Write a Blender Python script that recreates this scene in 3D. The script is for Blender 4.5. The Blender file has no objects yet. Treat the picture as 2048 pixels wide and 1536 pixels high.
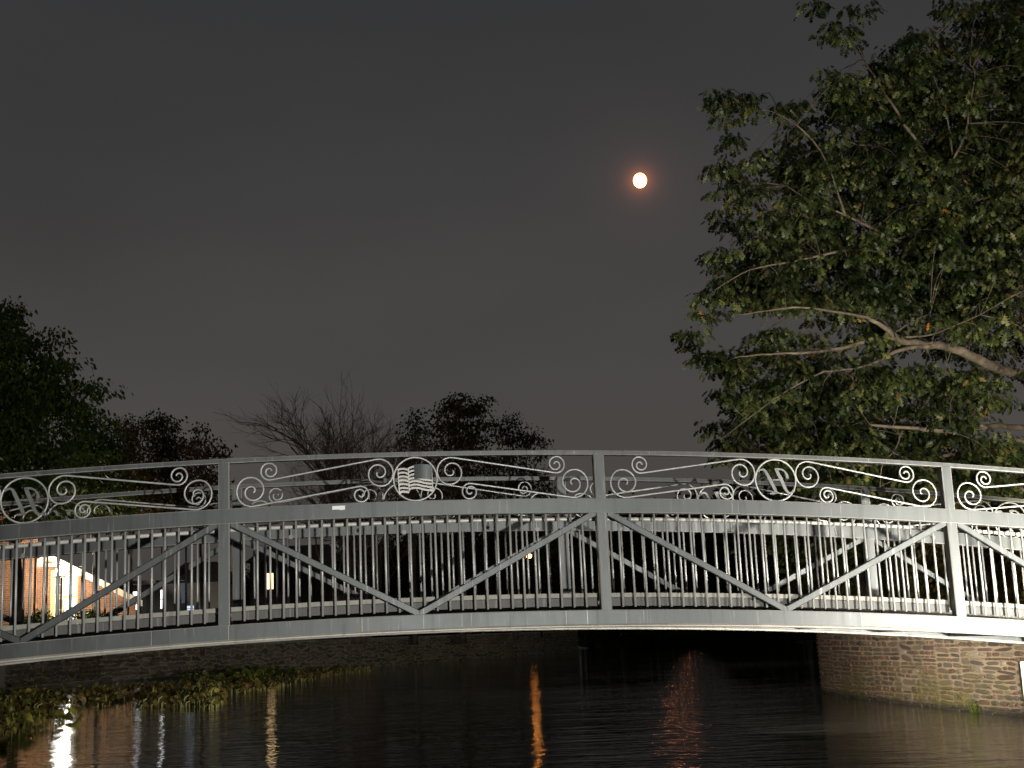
import bpy, math, random
import numpy as np
from mathutils import Vector, Matrix

random.seed(7)
RNG = np.random.default_rng(11)
C = bpy.context.scene.collection
SC = bpy.context.scene

# ------------------------------------------------------------------ camera
EYE = 1.5                       # metres above the water (water is z = 0)
FPX, PITCH, ROLL = 2645.0, 0.18935, 0.0436
cp, sp = math.cos(PITCH), math.sin(PITCH)
Fv = Vector((0, cp, sp)); U0 = Vector((0, -sp, cp)); R0 = Vector((1, 0, 0))
cr, sr = math.cos(ROLL), math.sin(ROLL)
Uv = cr * U0 + sr * R0
Rv = cr * R0 - sr * U0
camd = bpy.data.cameras.new('camera')
cam = bpy.data.objects.new('camera', camd); C.objects.link(cam)
cam.matrix_world = Matrix(((Rv.x, Uv.x, -Fv.x, 0), (Rv.y, Uv.y, -Fv.y, 0), (Rv.z, Uv.z, -Fv.z, EYE), (0, 0, 0, 1)))
camd.sensor_width = 36.0
camd.lens = FPX / 2048 * 36.0
camd.clip_start = 0.1
camd.clip_end = 6000
SC.camera = cam

def pix(x, y, d):
    """point whose forward (Y) distance from the camera is d, seen at photo pixel x, y"""
    v = (x - 1024) / FPX * Rv + (768 - y) / FPX * Uv + Fv
    v = v * (d / v.y)
    return Vector((v.x, v.y, v.z + EYE))

# ------------------------------------------------------------------ world, moonlight, exposure
w = bpy.data.worlds.new('World'); SC.world = w; w.use_nodes = True
nt = w.node_tree; nt.nodes.clear()
out = nt.nodes.new('ShaderNodeOutputWorld'); bg = nt.nodes.new('ShaderNodeBackground')
tc = nt.nodes.new('ShaderNodeTexCoord'); sep = nt.nodes.new('ShaderNodeSeparateXYZ')
nt.links.new(tc.outputs['Generated'], sep.inputs[0])
rp = nt.nodes.new('ShaderNodeValToRGB'); nt.links.new(sep.outputs['Z'], rp.inputs[0])
el = rp.color_ramp.elements
el[0].position = 0.0; el[0].color = (.046, .041, .040, 1)
el[1].position = 1.0; el[1].color = (.020, .020, .021, 1)
for p, c in ((.11, (.064, .058, .054)), (.19, (.058, .054, .052)), (.32, (.044, .0425, .0425)), (.46, (.032, .0325, .034))):
    e = el.new(p); e.color = (*c, 1)
nz = nt.nodes.new('ShaderNodeTexNoise'); nz.inputs['Scale'].default_value = 2.2; nz.inputs['Detail'].default_value = 3
mpz = nt.nodes.new('ShaderNodeMapping'); mpz.inputs['Scale'].default_value = (1, 1, 2.5)
nt.links.new(tc.outputs['Generated'], mpz.inputs[0]); nt.links.new(mpz.outputs[0], nz.inputs[0])
mr = nt.nodes.new('ShaderNodeMapRange'); mr.inputs[1].default_value = .3; mr.inputs[2].default_value = .7
mr.inputs[3].default_value = .86; mr.inputs[4].default_value = 1.1
nt.links.new(nz.outputs[0], mr.inputs[0])
mul = nt.nodes.new('ShaderNodeVectorMath'); mul.operation = 'SCALE'
nt.links.new(rp.outputs[0], mul.inputs[0]); nt.links.new(mr.outputs[0], mul.inputs['Scale'])
# the thin haze in front of the moon glows round it
MOON = pix(1280, 361, 100) - Vector((0, 0, EYE)); MOON.normalize()
dot = nt.nodes.new('ShaderNodeVectorMath'); dot.operation = 'DOT_PRODUCT'
nrm = nt.nodes.new('ShaderNodeVectorMath'); nrm.operation = 'NORMALIZE'
nt.links.new(tc.outputs['Generated'], nrm.inputs[0]); nt.links.new(nrm.outputs[0], dot.inputs[0]); dot.inputs[1].default_value = MOON
def wmath(op, a, b=None):
    n = nt.nodes.new('ShaderNodeMath'); n.operation = op
    for i, v in enumerate((a, b)):
        if v is None: continue
        if isinstance(v, (int, float)): n.inputs[i].default_value = v
        else: nt.links.new(v, n.inputs[i])
    return n.outputs[0]
ang = wmath('ARCCOSINE', wmath('MINIMUM', dot.outputs['Value'], 1.0))
g1 = wmath('MULTIPLY', wmath('EXPONENT', wmath('MULTIPLY', ang, -1 / .0046)), .62)
g2 = wmath('MULTIPLY', wmath('EXPONENT', wmath('MULTIPLY', ang, -1 / .03)), .022)
def glow(fac, col):
    n = nt.nodes.new('ShaderNodeVectorMath'); n.operation = 'SCALE'; n.inputs[0].default_value = col
    nt.links.new(fac, n.inputs['Scale']); return n.outputs[0]
def vadd(a, b):
    n = nt.nodes.new('ShaderNodeVectorMath'); n.operation = 'ADD'; nt.links.new(a, n.inputs[0]); nt.links.new(b, n.inputs[1]); return n.outputs[0]
tot = vadd(vadd(mul.outputs[0], glow(g1, (1, .28, .12))), glow(g2, (1, .5, .4)))
nt.links.new(tot, bg.inputs[0]); bg.inputs[1].default_value = 1.13
nt.links.new(bg.outputs[0], out.inputs[0])

sd = bpy.data.lights.new('moonlight', 'SUN'); sd.energy = 0.006; sd.angle = math.radians(.55); sd.color = (1, .34, .13)
so = bpy.data.objects.new('moonlight', sd); C.objects.link(so)
so.rotation_euler = (-MOON).to_track_quat('-Z', 'Y').to_euler(); so.location = (0, 30, 60)

SC.view_settings.view_transform = 'Standard'; SC.view_settings.look = 'None'
SC.view_settings.exposure = 0; SC.view_settings.gamma = 1; SC.view_settings.use_curve_mapping = False
SC.cycles.max_bounces = 6; SC.cycles.transparent_max_bounces = 8
SC.cycles.sample_clamp_indirect = 3; SC.cycles.caustics_reflective = False; SC.cycles.caustics_refractive = False
SC.cycles.use_denoising = True

# ------------------------------------------------------------------ materials
def principled(name, col, rough=.6, metal=0, spec=.5):
    m = bpy.data.materials.new(name); m.use_nodes = True
    b = m.node_tree.nodes['Principled BSDF']
    b.inputs['Base Color'].default_value = (*col, 1); b.inputs['Roughness'].default_value = rough
    b.inputs['Metallic'].default_value = metal; b.inputs['Specular IOR Level'].default_value = spec
    return m, m.node_tree, b
def noise(nt, scale, detail=4, vec=None, rough=.6, stretch=None, coord='Object'):
    t = nt.nodes.new('ShaderNodeTexCoord'); n = nt.nodes.new('ShaderNodeTexNoise')
    n.inputs['Scale'].default_value = scale; n.inputs['Detail'].default_value = detail; n.inputs['Roughness'].default_value = rough
    src = t.outputs[coord]
    if stretch:
        mp = nt.nodes.new('ShaderNodeMapping'); mp.inputs['Scale'].default_value = stretch
        nt.links.new(src, mp.inputs[0]); src = mp.outputs[0]
    nt.links.new(src, n.inputs['Vector'])
    return n.outputs['Fac']
def ramp(nt, fac, stops, interp='LINEAR'):
    r = nt.nodes.new('ShaderNodeValToRGB'); r.color_ramp.interpolation = interp
    nt.links.new(fac, r.inputs[0]); e = r.color_ramp.elements
    e[0].position, e[0].color = stops[0][0], (*stops[0][1], 1)
    e[1].position, e[1].color = stops[-1][0], (*stops[-1][1], 1)
    for p, c in stops[1:-1]:
        x = e.new(p); x.color = (*c, 1)
    return r.outputs[0]
def mixc(nt, fac, a, b, mode='MIX'):
    m = nt.nodes.new('ShaderNodeMix'); m.data_type = 'RGBA'; m.blend_type = mode
    if isinstance(fac, (int, float)): m.inputs[0].default_value = fac
    else: nt.links.new(fac, m.inputs[0])
    for i, v in ((6, a), (7, b)):
        if isinstance(v, tuple): m.inputs[i].default_value = (*v, 1)
        else: nt.links.new(v, m.inputs[i])
    return m.outputs[2]
def bump(nt, b, h, strength=.3, dist=.01):
    n = nt.nodes.new('ShaderNodeBump'); n.inputs['Strength'].default_value = strength; n.inputs['Distance'].default_value = dist
    nt.links.new(h, n.inputs['Height']); nt.links.new(n.outputs[0], b.inputs['Normal']); return n
def tmath(nt, op, a, b=None):
    n = nt.nodes.new('ShaderNodeMath'); n.operation = op
    for i, v in enumerate((a, b)):
        if v is None: continue
        if isinstance(v, (int, float)): n.inputs[i].default_value = v
        else: nt.links.new(v, n.inputs[i])
    return n.outputs[0]

def steel_mat(name, base, rough=.45, metal=.35):
    m, t, b = principled(name, base, rough, metal)
    a = noise(t, 3.0, 5, stretch=(1, 1, .35)); s = noise(t, 14, 5, stretch=(3, 1, .10)); g = noise(t, 45, 3)
    c = ramp(t, a, [(.3, tuple(x * .78 for x in base)), (.7, tuple(x * 1.15 for x in base))])
    c = mixc(t, ramp(t, s, [(.60, (0, 0, 0)), (.70, (.5, .5, .5))]), c, (.30, .31, .30))
    d_ = noise(t, 5, 6, stretch=(2.4, 1, .22)); c = mixc(t, ramp(t, d_, [(.52, (0, 0, 0)), (.72, (.6, .6, .6))]), c, tuple(x * .42 for x in base))
    ru = noise(t, 9, 6); c = mixc(t, ramp(t, ru, [(.66, (0, 0, 0)), (.74, (.6, .6, .6))]), c, (.13, .07, .035))
    sp_ = ramp(t, g, [(.70, (0, 0, 0)), (.76, (.5, .5, .5))])
    c = mixc(t, sp_, c, (.42, .41, .38))
    t.links.new(c, b.inputs['Base Color'])
    r = t.nodes.new('ShaderNodeMapRange'); r.inputs[3].default_value = rough - .1; r.inputs[4].default_value = rough + .15
    t.links.new(a, r.inputs[0]); t.links.new(r.outputs[0], b.inputs['Roughness'])
    bump(t, b, g, .12, .002)
    return m
STEEL = steel_mat('grey_painted_steel', (.074, .080, .077))
PALES = steel_mat('pale_painted_steel', (.45, .45, .42), .36, .25)
HILITE_PALE = steel_mat('edge_highlight_and_pale_steel', (.40, .38, .34), .4, .2)  # edge highlights painted into the chamfer colour; also pale seams and flag stripes
PLATE = steel_mat('cut_steel_plate', (.16, .168, .158), .45, .25)
LIPM = steel_mat('pale_flange_steel', (.50, .47, .40), .5, .2)  # bottom flange, paler than the chord steel
RUBM = steel_mat('cream_rub_strip', (.31, .295, .245), .6, .0)
TUBEM = steel_mat('stainless_tube', (.55, .53, .47), .4, .1)
TOEM = steel_mat('toe_board_paint', (.09, .088, .078), .6, .05)
DECKM, t_, b_ = principled('deck_timber', (.10, .07, .05), .8)
STICK, _, _ = principled('white_sticker', (.85, .85, .83), .6)
DARKM, _, _ = principled('dark_metal', (.03, .03, .03), .5, .5)

def leaf_mat(name, stops, rough=.45, trans=.25):
    m = bpy.data.materials.new(name); m.use_nodes = True; t = m.node_tree
    b = t.nodes['Principled BSDF']; b.inputs['Roughness'].default_value = rough
    b.inputs['Specular IOR Level'].default_value = .22
    g = t.nodes.new('ShaderNodeNewGeometry')
    c = ramp(t, g.outputs['Random Per Island'], stops)
    cl = noise(t, .65, 3)
    c = mixc(t, 1.0, c, ramp(t, cl, [(.40, (.38, .40, .36)), (.62, (1.35, 1.28, 1.1))]), 'MULTIPLY')
    t.links.new(c, b.inputs['Base Color'])
    tr = t.nodes.new('ShaderNodeBsdfTranslucent'); t.links.new(c, tr.inputs[0])
    mx = t.nodes.new('ShaderNodeMixShader'); mx.inputs[0].default_value = trans
    o = t.nodes['Material Output']
    t.links.new(b.outputs[0], mx.inputs[1]); t.links.new(tr.outputs[0], mx.inputs[2]); t.links.new(mx.outputs[0], o.inputs[0])
    return m
OAKLEAF = leaf_mat('oak_leaf', [(0, (.015, .025, .009)), (.35, (.028, .040, .014)), (.75, (.052, .068, .024)), (.965, (.13, .14, .05)), (.993, (.13, .10, .04)), (1, (.32, .11, .03))])
OAKDARK = leaf_mat('oak_leaf_dark', [(0, (.025, .04, .015)), (.6, (.05, .065, .022)), (.95, (.08, .08, .03)), (1, (.2, .09, .03))])
GREENLEAF = leaf_mat('green_leaf', [(0, (.04, .07, .017)), (.5, (.075, .12, .028)), (.95, (.13, .17, .045)), (1, (.2, .18, .05))])
RUSTLEAF = leaf_mat('autumn_leaf', [(0, (.05, .036, .015)), (.5, (.085, .062, .022)), (1, (.15, .11, .035))])
REDLEAF = leaf_mat('dark_red_leaf', [(0, (.05, .03, .022)), (1, (.10, .065, .035))])
MIDLEAF = leaf_mat('olive_leaf', [(0, (.05, .05, .025)), (.7, (.08, .075, .035)), (1, (.14, .10, .05))])
LOTUS = leaf_mat('lotus_leaf', [(0, (.07, .08, .015)), (.5, (.22, .22, .05)), (.85, (.42, .37, .09)), (.95, (.30, .18, .08)), (1, (.6, .42, .22))], .5)
LOTUSDRY = leaf_mat('withered_lotus', [(0, (.08, .07, .02)), (.5, (.22, .17, .05)), (.9, (.38, .29, .08)), (1, (.60, .40, .20))], .6)
MOSS = leaf_mat('green_weed', [(0, (.06, .09, .02)), (1, (.16, .2, .05))])

def bark_mat(name, a, b2):
    m, t, b = principled(name, a, .9)
    n = noise(t, 5, 6, stretch=(1, 1, 1)); p = noise(t, 2.2, 3)
    c = ramp(t, n, [(.35, a), (.65, b2)])
    c = mixc(t, ramp(t, p, [(.55, (0, 0, 0)), (.68, (.7, .7, .7))]), c, tuple(min(1, x * 1.6) for x in b2))
    t.links.new(c, b.inputs['Base Color']); bump(t, b, n, .6, .03); return m
BARK = bark_mat('oak_bark', (.05, .038, .027), (.13, .10, .068))
BARKDARK = bark_mat('dark_bark', (.035, .028, .024), (.07, .055, .045))
TWIGM = bark_mat('reddish_twig', (.055, .036, .031), (.10, .062, .052))

def stone_mat(name, stops, moss=True):
    m, t, b = principled(name, (.2, .15, .1), .85)
    oi = t.nodes.new('ShaderNodeObjectInfo')
    c = ramp(t, oi.outputs['Random'], stops)
    n = noise(t, 9, 6, coord='Generated'); n2 = noise(t, 30, 4, coord='Object')
    c = mixc(t, 1.0, c, ramp(t, n, [(.3, (.55, .55, .55)), (.7, (1.3, 1.25, 1.15))]), 'MULTIPLY')
    gp = t.nodes.new('ShaderNodeNewGeometry'); sx = t.nodes.new('ShaderNodeSeparateXYZ'); t.links.new(gp.outputs['Position'], sx.inputs[0])
    if moss:
        nn = t.nodes.new('ShaderNodeTexNoise'); nn.inputs['Scale'].default_value = 1.6; nn.inputs['Detail'].default_value = 5
        t.links.new(gp.outputs['Position'], nn.inputs['Vector'])
        h = t.nodes.new('ShaderNodeMapRange'); h.inputs[1].default_value = .95; h.inputs[2].default_value = .1
        t.links.new(sx.outputs['Z'], h.inputs[0])
        f = tmath(t, 'MULTIPLY', h.outputs[0], ramp(t, nn.outputs[0], [(.42, (0, 0, 0)), (.6, (1, 1, 1))]))
        c = mixc(t, tmath(t, 'MULTIPLY', f, .75), c, (.11, .10, .025))
        wet = t.nodes.new('ShaderNodeMapRange'); wet.inputs[1].default_value = .12; wet.inputs[2].default_value = .04
        t.links.new(sx.outputs['Z'], wet.inputs[0])
        c = mixc(t, tmath(t, 'MULTIPLY', wet.outputs[0], .8), c, (.02, .018, .014))
    t.links.new(c, b.inputs['Base Color']); bump(t, b, n2, .5, .012); return m
STONE = stone_mat('rubble_stone', [(0, (.06, .038, .032)), (.2, (.13, .075, .052)), (.4, (.105, .09, .08)), (.6, (.16, .12, .09)), (.75, (.06, .05, .048)), (.9, (.15, .12, .08)), (1, (.28, .24, .19))])
MORTAR = stone_mat('lime_mortar', [(0, (.27, .22, .155)), (1, (.29, .235, .165))])

def brickish(name, c1, c2, mort, scale, bw=.5, rh=.25, ms=.02, warp=0):
    m, t, b = principled(name, c1, .85)
    tcn = t.nodes.new('ShaderNodeTexCoord'); br = t.nodes.new('ShaderNodeTexBrick')
    mp = t.nodes.new('ShaderNodeMapping'); mp.inputs['Rotation'].default_value = (math.pi / 2, 0, 0)
    src = tcn.outputs['Object']
    if warp:
        wv = t.nodes.new('ShaderNodeTexNoise'); wv.inputs['Scale'].default_value = 1.3; wv.inputs['Detail'].default_value = 4; t.links.new(src, wv.inputs['Vector'])
        ws = t.nodes.new('ShaderNodeVectorMath'); ws.operation = 'MULTIPLY_ADD'; ws.inputs[1].default_value = (warp, warp, warp)
        t.links.new(wv.outputs['Color'], ws.inputs[0]); t.links.new(src, ws.inputs[2]); src = ws.outputs[0]
    t.links.new(src, mp.inputs[0]); t.links.new(mp.outputs[0], br.inputs[0])
    br.inputs['Color1'].default_value = (*c1, 1); br.inputs['Color2'].default_value = (*c2, 1); br.inputs['Mortar'].default_value = (*mort, 1)
    br.inputs['Scale'].default_value = scale; br.inputs['Brick Width'].default_value = bw; br.inputs['Row Height'].default_value = rh
    br.inputs['Mortar Size'].default_value = ms
    n = noise(t, 1.5, 4)
    c = mixc(t, 1.0, br.outputs[0], ramp(t, n, [(.3, (.7, .7, .7)), (.7, (1.2, 1.2, 1.15))]), 'MULTIPLY')
    t.links.new(c, b.inputs['Base Color']); bump(t, b, br.outputs['Fac'], -.4, .02); return m
BRICK = brickish('red_brick', (.30, .105, .045), (.15, .055, .03), (.33, .25, .17), 1.0, .34, .12, .018)
WALLSTONE = brickish('dark_rubble', (.17, .145, .10), (.07, .06, .045), (.26, .235, .18), 1.0, .50, .24, .03, warp=.9)
def flat(name, col, rough=.8, var=.25, sc=2):
    m, t, b = principled(name, col, rough)
    n = noise(t, sc, 5); t.links.new(ramp(t, n, [(.3, tuple(x * (1 - var) for x in col)), (.7, tuple(x * (1 + var) for x in col))]), b.inputs['Base Color'])
    bump(t, b, n, .2, .02); return m
GRASS = flat('night_grass', (.045, .06, .02), .95, .4, 3)
MUD = flat('lake_bed', (.06, .05, .035), .95)
CONC = flat('aged_concrete', (.25, .23, .19), .85)
CONCP = flat('pale_concrete', (.42, .38, .36), .8)
TRIM = flat('cream_trim', (.72, .66, .52), .6, .06)
SIDING = flat('grey_siding', (.16, .16, .155), .8, .12)
ROOFM = flat('shingle_roof', (.035, .034, .034), .95)
DARKW = flat('dark_wall', (.035, .034, .033), .9)
BUSHM = GREENLEAF
def emis(name, col, s):
    m = bpy.data.materials.new(name); m.use_nodes = True; t = m.node_tree; t.nodes.clear()
    e = t.nodes.new('ShaderNodeEmission'); e.inputs[0].default_value = (*col, 1); e.inputs[1].default_value = s
    o = t.nodes.new('ShaderNodeOutputMaterial'); t.links.new(e.outputs[0], o.inputs[0]); return m
E_WHITE = emis('lit_window_white', (.95, .95, 1), 3.2)
E_WARM = emis('lit_window_warm', (1, .66, .32), 3.2)
E_ORANGE = emis('sodium_lamp', (1, .34, .06), 32)
E_BLUE = emis('blue_lit_pane', (.34, .42, .7), .16)
E_BLUES = emis('blue_white_lamp', (.6, .75, 1), 1.2)
E_FLOOD = emis('flood_lamp_glass', (1, .97, .9), 60)
E_DIM = emis('dim_red_light', (1, .25, .1), 1.5)
mm = bpy.data.materials.new('moon_surface'); mm.use_nodes = True; t = mm.node_tree; t.nodes.clear()
e = t.nodes.new('ShaderNodeEmission'); n = noise(t, 1.3, 3, coord='Generated')
t.links.new(ramp(t, n, [(.42, (1, .22, .055)), (.6, (1, .32, .10))]), e.inputs[0]); e.inputs[1].default_value = 17
o = t.nodes.new('ShaderNodeOutputMaterial'); t.links.new(e.outputs[0], o.inputs[0])

# water
WATER, t, b = principled('dark_water', (.024, .025, .022), .045)
b.inputs['IOR'].default_value = 1.333
tcw = t.nodes.new('ShaderNodeTexCoord')
def wn(scale, stretch, detail):
    mp = t.nodes.new('ShaderNodeMapping'); mp.inputs['Scale'].default_value = stretch; mp.inputs['Rotation'].default_value = (0, 0, .06)
    n = t.nodes.new('ShaderNodeTexNoise'); n.inputs['Scale'].default_value = scale; n.inputs['Detail'].default_value = detail
    t.links.new(tcw.outputs['Object'], mp.inputs[0]); t.links.new(mp.outputs[0], n.inputs['Vector']); return n.outputs['Fac']
a1 = wn(1.0, (.9, 3.2, 1), 3); a2 = wn(1.0, (.25, .6, 1), 2)
a3 = wn(1.0, (5, 13, 1), 2); a4 = wn(1.0, (2.2, 6.5, 1), 3)
sxy = t.nodes.new('ShaderNodeSeparateXYZ'); t.links.new(tcw.outputs['Object'], sxy.inputs[0])
uu = tmath(t, 'SUBTRACT', sxy.outputs[0], tmath(t, 'MULTIPLY', sxy.outputs[1], .128))   # band of rougher ripples, added along the moon's glitter path
glitter_band = tmath(t, 'EXPONENT', tmath(t, 'MULTIPLY', tmath(t, 'MULTIPLY', uu, uu), -1.1))
a4 = tmath(t, 'MULTIPLY', tmath(t, 'MULTIPLY', a4, glitter_band), .65)
pm = wn(1.0, (.05, .05, 1), 2)
hh = tmath(t, 'ADD', tmath(t, 'ADD', tmath(t, 'ADD', a4, tmath(t, 'MULTIPLY', a1, .35)), tmath(t, 'MULTIPLY', a2, .65)), tmath(t, 'MULTIPLY', a3, tmath(t, 'MULTIPLY', ramp(t, pm, [(.42, (0, 0, 0)), (.6, (1, 1, 1))]), .16)))
WB = bump(t, b, hh, 1.0, .06)

# ------------------------------------------------------------------ object helpers
def tag(o, label=None, cat=None, group=None, kind=None):
    if label: o['label'] = label
    if cat: o['category'] = cat
    if group: o['group'] = group
    if kind: o['kind'] = kind
    return o
def thing(name, label, cat, loc=(0, 0, 0), rz=0, group=None):
    o = bpy.data.objects.new(name, None); C.objects.link(o); o.location = loc; o.rotation_euler = (0, 0, rz)
    o.empty_display_size = .3
    return tag(o, label, cat, group)
def link(name, me, mat=None, parent=None):
    o = bpy.data.objects.new(name, me); C.objects.link(o)
    if mat is not None and not me.materials: me.materials.append(mat)
    if parent is not None: o.parent = parent
    return o
class MB:
    def __init__(s): s.v = []; s.f = []; s.edges = set()
    def add(s, vs, fs):
        o = len(s.v); s.v += [tuple(v) for v in vs]; s.f += [tuple(i + o for i in f) for f in fs]; return s
    def box(s, x0, x1, y0, y1, z0, z1):
        return s.add([(x0, y0, z0), (x1, y0, z0), (x1, y1, z0), (x0, y1, z0), (x0, y0, z1), (x1, y0, z1), (x1, y1, z1), (x0, y1, z1)],
                     [(0, 3, 2, 1), (4, 5, 6, 7), (0, 1, 5, 4), (1, 2, 6, 5), (2, 3, 7, 6), (3, 0, 4, 7)])
    def cbox(s, x0, x1, y0, y1, z0, z1, c=.006):
        """box with chamfered vertical profile edges"""
        pr = [(x0 + c, y0), (x1 - c, y0), (x1, y0 + c), (x1, y1 - c), (x1 - c, y1), (x0 + c, y1), (x0, y1 - c), (x0, y0 + c)]
        vs = [(x, y, z0) for x, y in pr] + [(x, y, z1) for x, y in pr]
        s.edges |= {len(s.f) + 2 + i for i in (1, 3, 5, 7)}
        return s.add(vs, [tuple(range(7, -1, -1)), tuple(range(8, 16))] + [(i, (i + 1) % 8, 8 + (i + 1) % 8, 8 + i) for i in range(8)])
    def tube(s, pts, rad, k=8, cap=True, up=None):
        pts = [Vector(p) for p in pts]; n = len(pts)
        if not hasattr(rad, '__len__'): rad = [rad] * n
        T = [((pts[min(i + 1, n - 1)] - pts[max(i - 1, 0)]).normalized()) for i in range(n)]
        a = Vector(up) if up else (Vector((0, 0, 1)) if abs(T[0].z) < .9 else Vector((1, 0, 0)))
        vs = []
        N = (a - T[0] * a.dot(T[0])).normalized()
        for i in range(n):
            N = (N - T[i] * N.dot(T[i]))
            N = N.normalized() if N.length > 1e-6 else Vector((1, 0, 0))
            B = T[i].cross(N)
            for j in range(k):
                q = 2 * math.pi * j / k; vs.append(pts[i] + (N * math.cos(q) + B * math.sin(q)) * rad[i])
        fs = [(i * k + j, i * k + (j + 1) % k, (i + 1) * k + (j + 1) % k, (i + 1) * k + j) for i in range(n - 1) for j in range(k)]
        if cap: fs += [tuple(range(k - 1, -1, -1)), tuple((n - 1) * k + j for j in range(k))]
        return s.add(vs, fs)
    def ribbon(s, pts, widths, y0, y1):
        """flat plate cut along a path in the XZ plane, from y0 to y1 deep"""
        n = len(pts); P = [Vector((p[0], 0, p[1])) for p in pts]; L = []; Rr = []
        for i in range(n):
            T = (P[min(i + 1, n - 1)] - P[max(i - 1, 0)]).normalized(); N = Vector((-T.z, 0, T.x)); wd = widths[i] / 2
            L.append(P[i] + N * wd); Rr.append(P[i] - N * wd)
        vs = []
        for i in range(n):
            for q in (L[i], Rr[i]):
                vs.append((q.x, y0, q.z)); vs.append((q.x, y1, q.z))
        fs = []
        for i in range(n - 1):
            a = i * 4; c = a + 4
            fs += [(a, a + 2, c + 2, c), (a + 1, c + 1, c + 3, a + 3), (a, c, c + 1, a + 1), (a + 2, a + 3, c + 3, c + 2)]
        a = (n - 1) * 4; fs += [(0, 1, 3, 2), (a, a + 2, a + 3, a + 1)]
        return s.add(vs, fs)
    def sweep(s, s0, s1, z0, z1, y0, y1, n=24, c=.008):
        """long member that follows the camber: heights measured from the camber line"""
        pr = [(y0 + c, z0), (y1 - c, z0), (y1, z0 + c), (y1, z1 - c), (y1 - c, z1), (y0 + c, z1), (y0, z1 - c), (y0, z0 + c)]
        vs = []
        for i in range(n + 1):
            u = s0 + (s1 - s0) * i / n
            vs += [(u, y, z + camber(u)) for y, z in pr]
        fs = [(i * 8 + j, i * 8 + (j + 1) % 8, (i + 1) * 8 + (j + 1) % 8, (i + 1) * 8 + j) for i in range(n) for j in range(8)]
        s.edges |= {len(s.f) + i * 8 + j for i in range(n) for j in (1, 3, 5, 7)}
        fs += [tuple(range(7, -1, -1)), tuple(n * 8 + j for j in range(8))]
        return s.add(vs, fs)
    def mesh(s, name, smooth=False):
        me = bpy.data.meshes.new(name); me.from_pydata(s.v, [], s.f); me.update()
        if s.edges: me.polygons.foreach_set('material_index', [1 if i in s.edges else 0 for i in range(len(s.f))])
        if smooth: me.polygons.foreach_set('use_smooth', [True] * len(me.polygons))
        return me
    def build(s, name, mat, parent=None, smooth=False):
        me = s.mesh(name, smooth)
        if s.edges: me.materials.append(mat); me.materials.append(HILITE_PALE if mat is STEEL else mat)
        return link(name, me, mat, parent)
def fast_mesh(name, V, Fc):
    """V (n,3), Fc (m,k)"""
    me = bpy.data.meshes.new(name); m, k = Fc.shape
    me.vertices.add(len(V)); me.vertices.foreach_set('co', V.astype(np.float32).ravel())
    me.loops.add(m * k); me.loops.foreach_set('vertex_index', Fc.astype(np.int32).ravel())
    me.polygons.add(m); me.polygons.foreach_set('loop_start', np.arange(0, m * k, k, dtype=np.int32))
    me.polygons.foreach_set('loop_total', np.full(m, k, dtype=np.int32))
    me.update(calc_edges=True); me.validate(); return me
def scatter_mesh(name, tv, tf, P, A, S):
    """copies of template tv/tf at P with frames A (n,3,3: columns are axes) and sizes S"""
    n = len(P); V = np.einsum('nij,kj->nki', A, tv) * S[:, None, None] + P[:, None, :]
    Fc = tf[None] + (np.arange(n) * len(tv))[:, None, None]
    return fast_mesh(name, V.reshape(-1, 3), Fc.reshape(-1, tf.shape[1]))
def frames(direction, spin):
    """leaf frames: column 0 along the leaf, column 1 across, column 2 the leaf's normal"""
    d = direction / np.linalg.norm(direction, axis=1, keepdims=True)
    up = np.tile([0, 0, 1.], (len(d), 1)) + RNG.normal(0, .35, d.shape)
    b = np.cross(up, d); b /= np.linalg.norm(b, axis=1, keepdims=True) + 1e-9
    n = np.cross(d, b)
    c, s_ = np.cos(spin)[:, None], np.sin(spin)[:, None]
    b2 = c * b + s_ * n; n2 = -s_ * b + c * n
    return np.stack([d, b2, n2], axis=2)
# leaf templates (triangles), length 1 along x
OAKT = np.array([(0, 0, 0), (.25, .05, .0), (.22, .24, -.03), (.42, .06, .0), (.50, .36, -.05), (.62, .06, -.01), (.78, .24, -.07), (1, 0, -.10),
                 (.25, -.05, 0), (.22, -.24, -.03), (.42, -.06, 0), (.50, -.36, -.05), (.62, -.06, -.01), (.78, -.24, -.07)], float)
OAKF = np.array([(0, 1, 8), (1, 2, 3), (1, 3, 8), (3, 10, 8), (3, 4, 5), (3, 5, 10), (5, 12, 10), (5, 6, 7), (5, 7, 12), (8, 10, 9), (10, 12, 11), (12, 7, 13)])
SIMT = np.array([(0, 0, 0), (.45, .3, -.03), (1, 0, -.1), (.45, -.3, -.03)], float)
SIMF = np.array([(0, 2, 1), (0, 3, 2)])

def smooth_path(pts, n=6):
    P = [Vector(p) for p in pts]; o = []
    for i in range(len(P) - 1):
        p0 = P[max(i - 1, 0)]; p1 = P[i]; p2 = P[i + 1]; p3 = P[min(i + 2, len(P) - 1)]
        for j in range(n):
            u = j / n
            o.append(.5 * ((2 * p1) + (p2 - p0) * u + (2 * p0 - 5 * p1 + 4 * p2 - p3) * u * u + (3 * p1 - p0 - 3 * p2 + p3) * u ** 3))
    o.append(P[-1]); return o

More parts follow.
